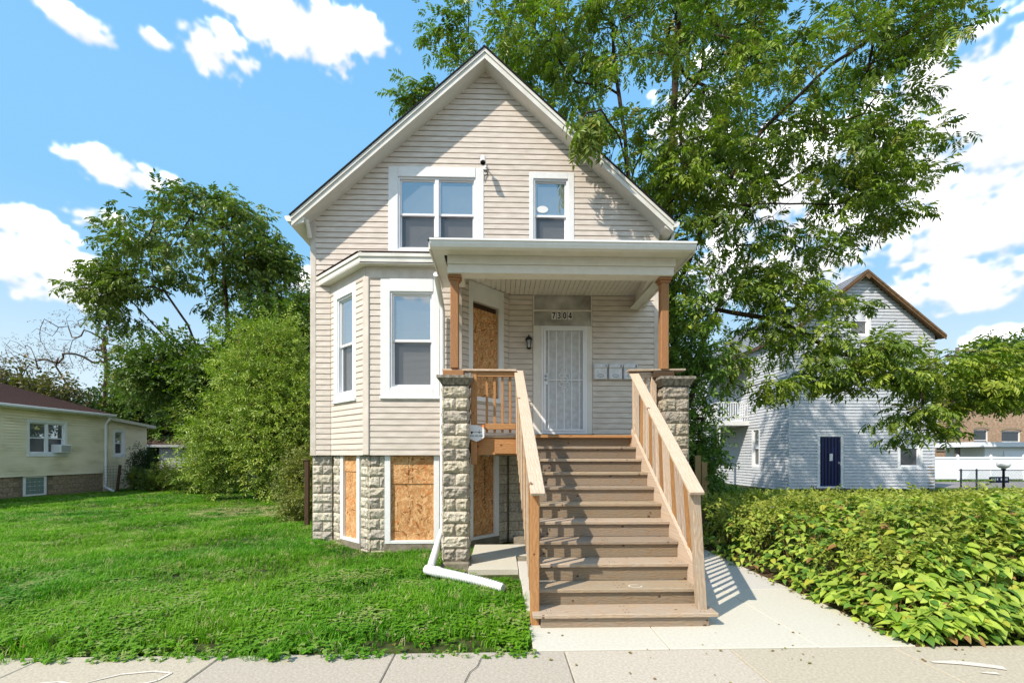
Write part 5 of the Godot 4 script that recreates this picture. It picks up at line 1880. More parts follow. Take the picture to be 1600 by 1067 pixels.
# a branching skeleton that reaches every clump; returns the clumps' outward directions
func grow(parent: Node, stems: Array, attr: PackedVector3Array, tip: float, bark: Material, pw := 0.46, sag := 0.0, limbs := 14) -> PackedVector3Array:
	var pos := PackedVector3Array()
	var par := PackedInt32Array()
	for s in stems:
		var prev := -1
		for i in s.size():
			var q: Vector3 = s[i]
			if i == 0:
				for j in pos.size():
					if pos[j].distance_to(q) < 0.05:
						prev = j
				if prev >= 0: continue
			elif prev >= 0:
				var a := pos[prev]
				var n := int(a.distance_to(q) / 0.6)
				for k in range(1, n + 1):
					pos.push_back(a.lerp(q, float(k) / (n + 1)) + Vector3(rng.randf_range(-1, 1), 0, rng.randf_range(-1, 1)) * 0.03)
					par.push_back(prev)
					prev = pos.size() - 1
			pos.push_back(q)
			par.push_back(prev)
			prev = pos.size() - 1
	var base: Vector3 = stems[0][stems[0].size() - 1]
	var order := []
	for i in attr.size(): order.push_back(i)
	order.sort_custom(func(a, b): return attr[a].distance_squared_to(base) < attr[b].distance_squared_to(base))
	var dirs := PackedVector3Array()
	dirs.resize(attr.size())
	var w := PackedFloat32Array()
	w.resize(pos.size())
	for idx in order:
		var q := attr[idx]
		var best := -1
		var bd := 1e9
		for j in pos.size():
			var dd := q - pos[j]
			var s := dd.length_squared()
			if dd.y < 0.0: s *= 1.7
			if s < bd:
				bd = s
				best = j
		var a := pos[best]
		var dist := a.distance_to(q)
		var pd := (a - pos[par[best]]).normalized() if par[best] >= 0 else Vector3.UP
		var ctl := a + (pd * 0.75 + (q - a).normalized() * 0.5 + Vector3(0, 0.12 - sag, 0)) * dist * 0.38
		var n := maxi(1, int(dist / 0.45))
		var prev := best
		for k in range(1, n + 1):
			var f := float(k) / n
			var b := a.lerp(ctl, f).lerp(ctl.lerp(q, f), f)
			if k < n: b += Vector3(rng.randf_range(-1, 1), rng.randf_range(-1, 1), rng.randf_range(-1, 1)) * 0.035
			pos.push_back(b)
			par.push_back(prev)
			w.push_back(0.0)
			prev = pos.size() - 1
		w[prev] += 1.0
		dirs[idx] = (q - pos[par[prev]]).normalized()
	var kid := PackedInt32Array()
	kid.resize(pos.size())
	kid.fill(-1)
	for i in range(pos.size() - 1, -1, -1):
		w[i] = maxf(w[i], 0.7)
		if par[i] >= 0:
			w[par[i]] += w[i]
			if kid[par[i]] < 0 or w[kid[par[i]]] < w[i]:
				kid[par[i]] = i
	var chains := []
	for i in pos.size():
		if par[i] < 0 or kid[par[i]] != i:
			var c := PackedInt32Array()
			if par[i] >= 0: c.push_back(par[i])
			var j := i
			while j >= 0:
				c.push_back(j)
				j = kid[j]
			chains.push_back([w[i], c, par[i] < 0])
	chains.sort_custom(func(a, b): return a[0] > b[0])
	var tr := P.new()
	var tw := P.new()
	var made := 0
	for c in chains:
		var ids: PackedInt32Array = c[1]
		var pts := PackedVector3Array()
		var rad := PackedFloat32Array()
		for k in ids.size():
			pts.push_back(pos[ids[k]])
			var ww := w[ids[k]] if not (k == 0 and par[ids[1]] == ids[0]) else w[ids[1]]
			rad.push_back(tip * pow(ww, pw))
		if pts.size() < 2: continue
		var big: bool = rad[0] > 0.03
		if c[2]:
			tr.tube(pts, rad, 9, false)
		elif made < limbs and big:
			var lb := P.new()
			lb.tube(pts, rad, 7, false)
			put("limb", lb, bark, parent)
			made += 1
		else:
			tw.tube(pts, rad, 6 if big else 4, false)
	put("trunk", tr, bark, parent)
	if tw.v.size():
		put("branches", tw, bark, parent).set_meta("kind", "stuff")
	return dirs

func crown(parent: Node, meshes: Array, attr: PackedVector3Array, dirs: PackedVector3Array, per: int, cr: float, ca: Color, cb: Color, yellow: float, flat := 0.5, droop := 0.15, scale := 1.0) -> void:
	var xs := []
	var cs := []
	for m in meshes:
		xs.push_back([])
		cs.push_back([])
	var yc := Color(0.26, 0.25, 0.03)
	for i in attr.size():
		var tone := rng.randf()
		for k in per:
			var off := Vector3(rng.randfn(0, 0.5), rng.randfn(0, 0.5) * flat, rng.randfn(0, 0.5)) * cr
			var dir := (dirs[i] * 0.5 + off / cr * 0.9 + Vector3(rng.randf_range(-1, 1), rng.randf_range(-0.6, 0.4) - droop, rng.randf_range(-1, 1)) * 0.7).normalized()
			var up := (Vector3(rng.randf_range(-0.5, 0.5), 1.0, rng.randf_range(-0.5, 0.5))).normalized()
			var z := dir.cross(up)
			if z.length() < 0.05: z = Vector3(0, 0, 1)
			z = z.normalized()
			var b := Basis(dir, z.cross(dir).normalized(), z).scaled(Vector3.ONE * rng.randf_range(0.75, 1.2) * scale)
			var q := rng.randi() % meshes.size()
			xs[q].push_back(Transform3D(b, attr[i] + off))
			var c := ca.lerp(cb, clampf(tone * 0.6 + rng.randf() * 0.5, 0, 1))
			if rng.randf() < yellow: c = c.lerp(yc, rng.randf_range(0.3, 0.9))
			cs[q].push_back(c)
	for q in meshes.size():
		multi("crown", meshes[q], xs[q], cs[q], parent)

func build_trees() -> void:
	var r := RandomNumberGenerator.new()
	r.seed = 5
	var fr := [frond_mesh(1, 5, 0.30, 0.145, 0.056, M.leaf), frond_mesh(2, 4, 0.26, 0.15, 0.060, M.leaf), frond_mesh(3, 5, 0.33, 0.14, 0.052, M.leaf)]
	# the big tree beside the house
	var t := thing("locust_tree", "huge feathery green tree towering over the house roof and porch", "tree")
	var b := V(5.15, -0.2, 12.6)
	var f := V(5.05, 3.2, 12.6)
	var stems := [
		[b, V(5.1, 1.6, 12.6), f, V(4.9, 6.0, 12.7), V(4.9, 9.0, 12.9), V(5.1, 12.0, 13.0), V(5.3, 15.5, 13.2)],
		[f, V(4.4, 6.5, 12.9), V(3.9, 9.5, 13.3), V(3.6, 12.4, 13.5), V(3.3, 15.5, 13.6)],
		[V(4.9, 6.0, 12.7), V(5.9, 8.5, 12.5), V(7.3, 10.6, 12.4), V(9.2, 12.4, 12.3), V(10.8, 13.5, 12.3)],
		[V(4.4, 6.5, 12.9), V(3.6, 8.6, 12.2), V(2.9, 9.2, 10.8), V(2.2, 8.7, 9.4)],
		[V(3.9, 9.5, 13.3), V(1.5, 11.8, 14.0), V(-0.8, 13.3, 14.2)],
		[f, V(6.0, 5.6, 12.3), V(7.6, 5.3, 12.2), V(9.4, 4.4, 12.2), V(11.5, 3.9, 12.2)],
		[V(5.9, 8.5, 12.5), V(7.6, 8.6, 12.4), V(9.5, 8.6, 12.4)]]
	var attr := scatter([
		[4.6, 12.3, 13.0, 4.2, 4.3, 3.6, 205, 0.5], [1.2, 14.0, 14.0, 2.6, 2.4, 2.2, 95], [-2.45, 12.75, 14.4, 0.75, 0.35, 0.5, 13], [-1.4, 14.8, 14.2, 0.9, 0.5, 0.6, 11],
		[8.9, 12.4, 12.4, 3.6, 3.3, 2.8, 112, 0.4], [11.2, 13.2, 12.3, 1.5, 0.7, 1.0, 22], [11.8, 14.5, 12.3, 1.5, 0.4, 0.8, 9], [10.6, 10.0, 12.4, 1.6, 1.3, 1.4, 44], [10.2, 8.5, 12.4, 1.3, 0.7, 1.2, 20],
		[7.9, 8.5, 12.4, 2.7, 2.0, 2.2, 66], [8.3, 4.7, 12.2, 1.3, 0.6, 0.9, 14], [7.6, 6.3, 12.3, 1.0, 0.6, 0.8, 12], [4.75, 7.3, 11.6, 1.2, 3.2, 1.3, 62], [1.60, 7.66, 8.40, 0.15, 0.36, 0.08, 9], [3.3, 9.4, 11.0, 0.4, 0.5, 0.5, 4],
		[7.3, 5.9, 12.3, 1.9, 0.9, 1.2, 26], [10.0, 4.1, 12.2, 1.9, 0.75, 1.0, 44], [12.9, 3.8, 12.3, 2.1, 0.8, 1.1, 46], [14.6, 3.7, 12.8, 1.3, 0.7, 0.9, 20], [11.6, 2.5, 12.2, 1.3, 0.6, 0.8, 14], [8.0, 3.4, 12.0, 1.2, 0.5, 0.7, 9], [6.0, 4.2, 11.8, 0.6, 0.8, 0.6, 7],
		[5.6, 16.0, 13.0, 4.0, 1.6, 3.4, 48], [9.6, 5.8, 12.2, 0.7, 0.3, 0.5, 5]], r)
	var dirs := grow(t, stems, attr, 0.0062, M.bark, 0.47, 0.1, 24)
	var far := PackedVector3Array()
	var fdir := PackedVector3Array()
	var tipa := PackedVector3Array()
	var tipd := PackedVector3Array()
	var main := PackedVector3Array()
	var mdir := PackedVector3Array()
	for i in attr.size():
		if attr[i].x > 11.4 and attr[i].y < 6.0:
			far.push_back(attr[i]); fdir.push_back(dirs[i])
		elif attr[i].z > -9.0:
			tipa.push_back(attr[i]); tipd.push_back(dirs[i])
		else:
			main.push_back(attr[i]); mdir.push_back(dirs[i])
	crown(t, fr, main, mdir, 12, 0.40, Color(0.065, 0.135, 0.020), Color(0.35, 0.43, 0.06), 0.09, 0.42, 0.05)
	crown(t, fr, tipa, tipd, 5, 0.26, Color(0.12, 0.19, 0.03), Color(0.33, 0.38, 0.08), 0.1, 0.8, 0.8)
	crown(t, fr, far, fdir, 14, 0.42, Color(0.13, 0.22, 0.022), Color(0.34, 0.40, 0.045), 0.15, 0.42, 0.12)
	# the round crowned tree beyond the lawn
	var t2 := thing("round_tree", "tall tree with open rounded crown and forked dark stems across the lawn", "tree")
	var b2 := V(-14.6, -0.2, 25.0)
	var f2 := V(-14.7, 2.2, 25.0)
	var st2 := [
		[b2, f2, V(-14.7, 5.5, 25.0), V(-14.6, 8.5, 25.0), V(-14.8, 11.5, 25.0), V(-14.9, 14.2, 25.0)],
		[f2, V(-15.4, 5.5, 24.8), V(-16.6, 8.6, 24.8), V(-18.3, 11.2, 24.6)],
		[f2, V(-16.4, 5.0, 25.3), V(-17.8, 7.6, 25.6), V(-20.2, 10.2, 25.4)],
		[V(-14.7, 5.5, 25.0), V(-13.9, 8.0, 25.2), V(-12.6, 10.6, 25.3)],
		[V(-15.4, 5.5, 24.8), V(-15.9, 9.0, 25.5), V(-16.6, 12.0, 26.0)]]
	var at2 := scatter([[-15.9, 11.9, 25.0, 4.6, 3.9, 3.4, 150, 0.78], [-15.9, 12.2, 25.0, 3.8, 2.0, 2.6, 30], [-20.5, 10.6, 25.0, 1.8, 1.6, 1.7, 36], [-19.4, 8.6, 25.0, 1.5, 1.3, 1.6, 20], [-12.4, 11.0, 25.0, 1.8, 2.0, 1.8, 46], [-18.2, 6.8, 24.6, 1.5, 0.8, 1.0, 9], [-12.8, 8.3, 25.0, 1.3, 0.8, 1.0, 9]], r)
	var fl := [frond_mesh(11, 4, 0.42, 0.24, 0.100, M.leaf), frond_mesh(12, 3, 0.36, 0.25, 0.105, M.leaf)]
	var open := PackedVector3Array()
	for q in at2:
		if not (q.y < 10.2 and absf(q.x + 16.2) < 3.4): open.push_back(q)
	at2 = open
	crown(t2, fl, at2, grow(t2, st2, at2, 0.012, M.bark, 0.43, 0.0, 16), 14, 0.66, Color(0.065, 0.115, 0.024), Color(0.300, 0.360, 0.085), 0.03, 0.40, 0.08)
	# leafy understorey below it
	var bs := [sprig_mesh(21, 7, 0.5, 0.22, 0.13, M.leaf_bush, false), sprig_mesh(22, 8, 0.55, 0.2, 0.12, M.leaf_bush, false)]
	var t3 := thing("dark_tree", "dense dark green tree filling the gap behind the tall shrub", "tree")
	var at3 := scatter([[-13.0, 4.4, 23.0, 2.5, 2.6, 1.8, 150, 0.4], [-11.6, 6.8, 23.4, 2.2, 2.2, 1.6, 90, 0.3], [-16.6, 6.0, 23.6, 2.2, 1.3, 1.4, 80, 0.3], [-19.6, 5.4, 26.5, 1.6, 1.0, 1.2, 30], [-9.6, 8.8, 24.0, 1.3, 1.2, 1.2, 30]], r)
	crown(t3, bs, at3, grow(t3, [[V(-13.0, -0.2, 23.6), V(-13.0, 1.5, 23.6), V(-12.8, 4.0, 23.6)], [V(-13.0, 1.5, 23.6), V(-14.6, 3.6, 23.4)]], at3, 0.012, M.bark), 17, 0.75, Color(0.060, 0.115, 0.020), Color(0.19, 0.26, 0.05), 0.05, 0.8, 0.2)
	# tall pale shrub beside the house
	var ss := [sprig_mesh(31, 8, 0.34, 0.14, 0.055, M.leaf_bush, false), sprig_mesh(32, 9, 0.38, 0.13, 0.05, M.leaf_bush, false)]
	var t4 := thing("tall_shrub", "tall pale green shrub between lawn and house corner", "shrub")
	var at4 := scatter([[-9.4, 3.9, 18.6, 1.75, 2.9, 2.0, 270, 0.55], [-10.9, 1.9, 18.2, 0.85, 1.7, 1.2, 75, 0.4], [-8.2, 2.4, 17.6, 1.5, 2.4, 1.5, 150, 0.4], [-8.7, 6.0, 18.6, 0.7, 0.8, 0.8, 20]], r)
	crown(t4, ss, at4, grow(t4, [[V(-9.5, -0.2, 18.6), V(-9.5, 1.4, 18.6), V(-9.4, 3.0, 18.6)], [V(-9.5, -0.2, 18.6), V(-10.6, 1.2, 18.4)], [V(-9.5, -0.2, 18.6), V(-8.6, 1.2, 18.0)]], at4, 0.010, M.bark), 16, 0.62, Color(0.17, 0.27, 0.038), Color(0.46, 0.53, 0.105), 0.10, 0.9, 0.1)
	# small shrub against the side of the house
	var t5 := thing("small_shrub", "small yellowish shrub growing against the house corner", "shrub")
	var at5 := scatter([[-5.55, 0.75, 13.0, 0.45, 0.85, 0.6, 60, 0.3], [-5.2, 0.3, 12.0, 0.35, 0.4, 0.4, 20]], r)
	crown(t5, [sprig_mesh(41, 7, 0.2, 0.085, 0.045, M.leaf_bush)], at5, grow(t5, [[V(-5.55, -0.2, 13.0), V(-5.55, 0.2, 13.0)]], at5, 0.006, M.bark), 14, 0.26, Color(0.14, 0.17, 0.04), Color(0.30, 0.31, 0.08), 0.2, 0.9, 0.0)
	# dark conifer by the bungalow addition
	var t6 := thing("dark_shrub", "dark green shrub leaning on the bungalow addition", "shrub")
	var at6 := scatter([[-17.9, 0.7, 23.5, 0.35, 0.8, 0.4, 40, 0.2], [-17.85, 1.6, 23.5, 0.18, 0.5, 0.2, 10], [-17.6, 0.2, 23.6, 0.6, 0.35, 0.5, 20]], r)
	crown(t6, [sprig_mesh(51, 8, 0.3, 0.12, 0.04, M.leaf_bush)], at6, grow(t6, [[V(-17.9, -0.2, 23.5), V(-17.9, 1.2, 23.5)]], at6, 0.008, M.bark), 14, 0.34, Color(0.025, 0.055, 0.02), Color(0.06, 0.10, 0.035), 0.0, 1.0, 0.3)
	# weeds in front of the garage
	var t7 := thing("weed_patch", "low tangle of weeds along the far edge of the lawn", "weeds")
	var at7 := scatter([[-15.8, 0.3, 22.6, 1.9, 0.45, 0.6, 90], [-13.2, 0.4, 21.0, 1.4, 0.5, 0.7, 70], [-17.0, 0.25, 23.6, 0.9, 0.4, 0.5, 30]], r)
	var d7 := PackedVector3Array()
	for q in at7: d7.push_back(Vector3.UP)
	crown(t7, [sprig_mesh(61, 8, 0.3, 0.13, 0.06, M.leaf_bush)], at7, d7, 12, 0.35, Color(0.06, 0.11, 0.02), Color(0.19, 0.24, 0.05), 0.15, 0.9, 0.0)
	# bare tree and the brown-green trees behind the bungalow
	var t8 := thing("bare_tree", "nearly leafless tree with twisted brown branches behind the bungalow", "tree")
	var at8 := scatter([[-28.5, 9.3, 32.0, 3.2, 2.3, 2.0, 130, 0.3], [-32.0, 8.2, 32.0, 2.6, 1.6, 1.6, 70]], r)
	var d8 := grow(t8, [[V(-27.0, -0.2, 32.0), V(-27.1, 4.0, 32.0), V(-26.9, 7.5, 32.0), V(-27.1, 10.0, 32.0)], [V(-27.1, 4.0, 32.0), V(-29.5, 6.4, 32.0), V(-31.0, 9.0, 32.0)]], at8, 0.011, M.bark_pale, 0.46, -0.1, 8)
	crown(t8, [sprig_mesh(71, 4, 0.5, 0.16, 0.05, M.leaf)], at8, d8, 2, 0.6, Color(0.20, 0.13, 0.07), Color(0.30, 0.20, 0.11), 0.0, 0.6, 0.1)
	var bb := [sprig_mesh(81, 8, 0.7, 0.30, 0.17, M.leaf_bush, false)]
	var list := [
		["brown_tree", "olive brown tree rising behind the bungalow roof", [[-33.0, 4.6, 31.0, 3.2, 3.0, 2.2, 120, 0.4], [-29.5, 3.8, 31.0, 2.0, 2.2, 1.8, 60, 0.3]], V(-32.5, -0.2, 31.0), Color(0.10, 0.10, 0.035), Color(0.24, 0.19, 0.09)],
		["far_tree", "mid green tree behind the bare tree and the bungalow", [[-24.5, 4.0, 33.5, 3.2, 2.8, 2.2, 130, 0.4], [-20.0, 4.2, 35.0, 2.2, 2.0, 2.0, 60, 0.4]], V(-24.0, -0.2, 33.5), Color(0.05, 0.10, 0.02), Color(0.15, 0.21, 0.05)],
		["far_tree", "dark tree rising over the brick building beside the pole", [[48.5, 8.5, 52.0, 4.5, 3.2, 3.0, 130, 0.3]], V(48.5, -0.2, 52.0), Color(0.04, 0.09, 0.02), Color(0.11, 0.17, 0.04)],
		["street_tree", "green tree leaning in beyond the globe lamp, over the shed", [[42.5, 8.4, 36.0, 3.0, 2.6, 2.2, 110, 0.3], [40.0, 9.0, 36.0, 1.6, 1.2, 1.2, 30]], V(45.5, -0.2, 36.0), Color(0.05, 0.11, 0.02), Color(0.16, 0.24, 0.04)],
		["far_tree", "broad green tree in the gap between the two tall houses", [[12.5, 6.0, 46.0, 5.0, 4.5, 3.0, 170, 0.3]], V(12.5, -0.2, 46.0), Color(0.05, 0.10, 0.02), Color(0.13, 0.20, 0.04)],
		["far_tree", "wide tree mass far behind the red house", [[-40.0, 6.0, 54.0, 9.0, 5.0, 3.0, 200, 0.4], [-24.0, 5.0, 56.0, 8.0, 4.5, 3.0, 160, 0.4]], V(-34.0, -0.2, 54.0), Color(0.05, 0.09, 0.025), Color(0.13, 0.18, 0.05)],
		["far_tree", "green tree in the strip between tall shrub and house, far back", [[-4.0, 4.6, 50.0, 6.5, 4.0, 2.5, 130, 0.4], [5.0, 4.2, 52.0, 4.0, 3.6, 2.5, 80, 0.4]], V(-3.0, -0.2, 50.0), Color(0.05, 0.10, 0.02), Color(0.15, 0.21, 0.045)],
		["vine_tree", "dark leafy growth climbing beside the worn stone pillar", [[4.80, 2.4, 11.0, 0.42, 2.3, 0.7, 74, 0.3], [4.9, 4.7, 11.4, 0.5, 1.2, 0.7, 36], [5.3, 1.0, 11.6, 0.4, 0.8, 0.5, 20]], V(5.0, -0.2, 11.2), Color(0.05, 0.12, 0.02), Color(0.19, 0.30, 0.045)]]
	var vb := [sprig_mesh(91, 8, 0.26, 0.105, 0.06, M.leaf_bush)]
	for q in list:
		var tt := thing(q[0], q[1], "tree")
		var aa := scatter(q[2], r)
		var vine: bool = q[0] == "vine_tree"
		var hgt := 2.5 if not vine else 1.5
		var dd := grow(tt, [[q[3], q[3] + Vector3(0, hgt * 0.5, 0), q[3] + Vector3(0, hgt, 0)]], aa, 0.02 if not vine else 0.008, M.bark)
		crown(tt, vb if vine else bb, aa, dd, 14 if not vine else 13, 1.0 if not vine else 0.42, q[4], q[5], 0.05, 0.8, 0.1)

func build_thicket() -> void:
	var r := RandomNumberGenerator.new()
	r.seed = 77
	var t := thing("thicket", "sprawling thicket of broad yellow green leaves beside the front walk", "thicket")
	var lm := []
	for k in 4:
		var p := P.new()
		broad_leaf(p, Vector3.ZERO, Vector3(1, 0, 0), Vector3(0, 1, 0), 0.150 + 0.012 * k, 0.120, 0.25 + 0.12 * k)
		lm.push_back(p.mesh(M.leaf_weed))
	var hgt := func(x: float, d: float) -> float:
		var top := 1.6 - 0.074 * (d + 0.03 * x)
		var e := smoothstep(3.40, 4.25, x) * smoothstep(3.70, 4.55, d + 0.10 * sin(x * 2.0))
		if x > 5.0: e *= 1.0
		var lump := 0.84 + 0.13 * sin(x * 2.1 + d * 1.3) * sin(d * 1.7 - x * 0.6) + 0.09 * sin(x * 5.3 - d * 2.0) * sin(d * 4.1)
		return maxf(0.10, top * lerpf(0.16, 1.0, e) * lump)
	var near := []
	var xf := [[], [], [], []]
	var cf := [[], [], [], []]
	var n := 0
	while n < 24000:
		var d := 3.78 + pow(r.randf(), 1.7) * 11.5
		var x := 3.47 + r.randf() * (1.55 * d + 2.0 - 3.4)
		var h: float = hgt.call(x, d)
		# three or four leaves to a shoot
		var ang := r.randf() * TAU
		var y := h * (1.0 - pow(r.randf(), 2.2) * 0.75)
		var hx: float = hgt.call(x + 0.1, d) - hgt.call(x - 0.1, d)
		var hd: float = hgt.call(x, d + 0.1) - hgt.call(x, d - 0.1)
		var slope := Vector3(-hx / 0.2, 0, hd / 0.2).limit_length(1.2)
		for k in 3:
			n += 1
			var a := ang + k * 2.1 + r.randf_range(-0.4, 0.4)
			var dir := (Vector3(cos(a), r.randf_range(-0.35, 0.25), sin(a)) + slope * 0.7).normalized()
			var up := (Vector3(r.randf_range(-0.35, 0.35), 1.0, r.randf_range(-0.35, 0.35)) + slope * 0.35).normalized()
			var z := dir.cross(up).normalized()
			var big := smoothstep(4.2, 6.2, x) * 0.35
			var sc := r.randf_range(0.30, 0.70) + big * 1.5 * r.randf()
			var b := Basis(dir, z.cross(dir).normalized(), z).scaled(Vector3.ONE * sc)
			var pos := V(x, y + gy(x, d), d) + dir * 0.03
			var c := Color(0.19, 0.30, 0.035).lerp(Color(0.47, 0.56, 0.085), r.randf())
			if r.randf() < 0.10: c = Color(0.42, 0.42, 0.05)
			if r.randf() < 0.26: c = Color(0.085, 0.19, 0.028).lerp(Color(0.16, 0.29, 0.04), r.randf())
			if r.randf() < 0.035: c = Color(0.34, 0.19, 0.07)
			if d > 7.5 and r.randf() < 0.3: c = Color(0.34, 0.34, 0.07)
			var q := r.randi() % 4
			var vis: bool = y > h * 0.75 and x < 1.12 * d
			if vis and near.size() < 3600:
				near.push_back([sc / d, q, Transform3D(b, pos), c])
			else:
				xf[q].push_back(Transform3D(b, pos))
				cf[q].push_back(c)
	near.sort_custom(func(a, b): return a[0] > b[0])
	var tint := []
	for k in 6:
		var m: StandardMaterial3D = M.leaf_weed.duplicate()
		m.vertex_color_use_as_albedo = false
		m.albedo_color = Color(0.19, 0.30, 0.035).lerp(Color(0.47, 0.56, 0.085), k / 5.0).linear_to_srgb()
		tint.push_back(m)
	for i in near.size():
		if i < 290:
			var o := put_mesh("leaf", lm[near[i][1]], t, near[i][2])
			o.material_override = tint[i % 6]
		else:
			xf[near[i][1]].push_back(near[i][2])
			cf[near[i][1]].push_back(near[i][3])
	# shoots that stand above the mass
	for i in 330:
		var d := 4.3 + pow(r.randf(), 1.3) * 8.0
		var x := 3.9 + r.randf() * (1.25 * d - 2.4)
		var h: float = hgt.call(x, d)
		var lean := Vector3(r.randf_range(-0.12, 0.12), 0, r.randf_range(-0.12, 0.12))
		var up := r.randf_range(0.06, 0.20)
		var tone := r.randf()
		for k in 8:
			var a := k * 2.4 + i
			var f := k / 8.0
			var dir := Vector3(cos(a), 0.25 - 0.5 * r.randf() + 0.5 * f, sin(a)).normalized()
			var z := dir.cross(Vector3.UP).normalized()
			var sc := r.randf_range(0.35, 0.62) * (1.1 - 0.5 * f)
			var q := r.randi() % 4
			xf[q].push_back(Transform3D(Basis(dir, z.cross(dir).normalized(), z).scaled(Vector3.ONE * sc), V(x, gy(x, d) + h * 0.9 + up * f, d) + lean * f))
			cf[q].push_back(Color(0.22, 0.33, 0.04).lerp(Color(0.52, 0.58, 0.10), clampf(tone * 0.7 + 0.4 * f, 0, 1)) if tone < 0.9 else Color(0.42, 0.27, 0.12))
	for q in 4:
		multi("leaf_mass", lm[q], xf[q], cf[q], t)
	# thin canes
	var st := P.new()
	for i in 800:
		var d := 3.9 + pow(r.randf(), 1.5) * 9.0
		var x := 3.6 + r.randf() * (1.3 * d - 2.2)
		var h: float = hgt.call(x, d)
		var g := gy(x, d)
		var lean := Vector3(r.randf_range(-0.3, 0.3), 0, r.randf_range(-0.3, 0.3))
		st.tube(PackedVector3Array([V(x, g, d), V(x, g + h * 0.5, d) + lean * 0.4, V(x, g + h * 0.97, d) + lean]), PackedFloat32Array([0.007, 0.006, 0.003]), 4, false)
	put("canes", st, M.stem, t).set_meta("kind", "stuff")
	# finer, paler growth with small purple flowers further back
	var t2 := thing("flowering_weeds", "mass of small leaved weeds with tiny purple flowers before the white house", "weeds")
	var sm := [sprig_mesh(101, 9, 0.22, 0.07, 0.04, M.leaf_weed), sprig_mesh(102, 8, 0.25, 0.065, 0.035, M.leaf_weed)]
	var x2 := [[], []]
	var c2 := [[], []]
	var fx := []
	var fc := []
	for i in 14000:
		var d := 4.2 + pow(r.randf(), 1.1) * 10.5
		var x := 3.7 + r.randf() * (1.5 * d - 1.5)
		var h: float = hgt.call(x, d)
		if sin(x * 1.3 + d * 0.7) + sin(d * 1.9) + (d - 6.0) * 0.5 < -0.2: continue
		var y := h * (1.02 - pow(r.randf(), 2.0) * 0.5)
		var dir := Vector3(r.randf_range(-1, 1), r.randf_range(-0.1, 1.0), r.randf_range(-1, 1)).normalized()
		var up := Vector3(r.randf_range(-0.4, 0.4), 1, r.randf_range(-0.4, 0.4)).normalized()
		var z := dir.cross(up).normalized()
		var b := Basis(dir, z.cross(dir).normalized(), z).scaled(Vector3.ONE * r.randf_range(0.7, 1.15))
		x2[i % 2].push_back(Transform3D(b, V(x, y + gy(x, d), d)))
		c2[i % 2].push_back(Color(0.19, 0.25, 0.035).lerp(Color(0.40, 0.42, 0.07), r.randf()))
		if r.randf() < 0.06 and d > 5.5:
			fx.push_back(Transform3D(Basis().scaled(Vector3.ONE * r.randf_range(0.6, 1.2)), V(x, y + 0.05 + gy(x, d), d)))
			fc.push_back(Color(0.40, 0.32, 0.52))
	for q in 2: multi("small_leaves", sm[q], x2[q], c2[q], t2)
	var fp := P.new()
	for k in 7:
		var a := TAU * k / 7.0
		leaflet(fp, Vector3.ZERO, Vector3(cos(a), 0.5, sin(a)).normalized(), Vector3.UP, 0.022, 0.012, 0.2)
	multi("flowers", fp.mesh(M.leaf_weed), fx, fc, t2)

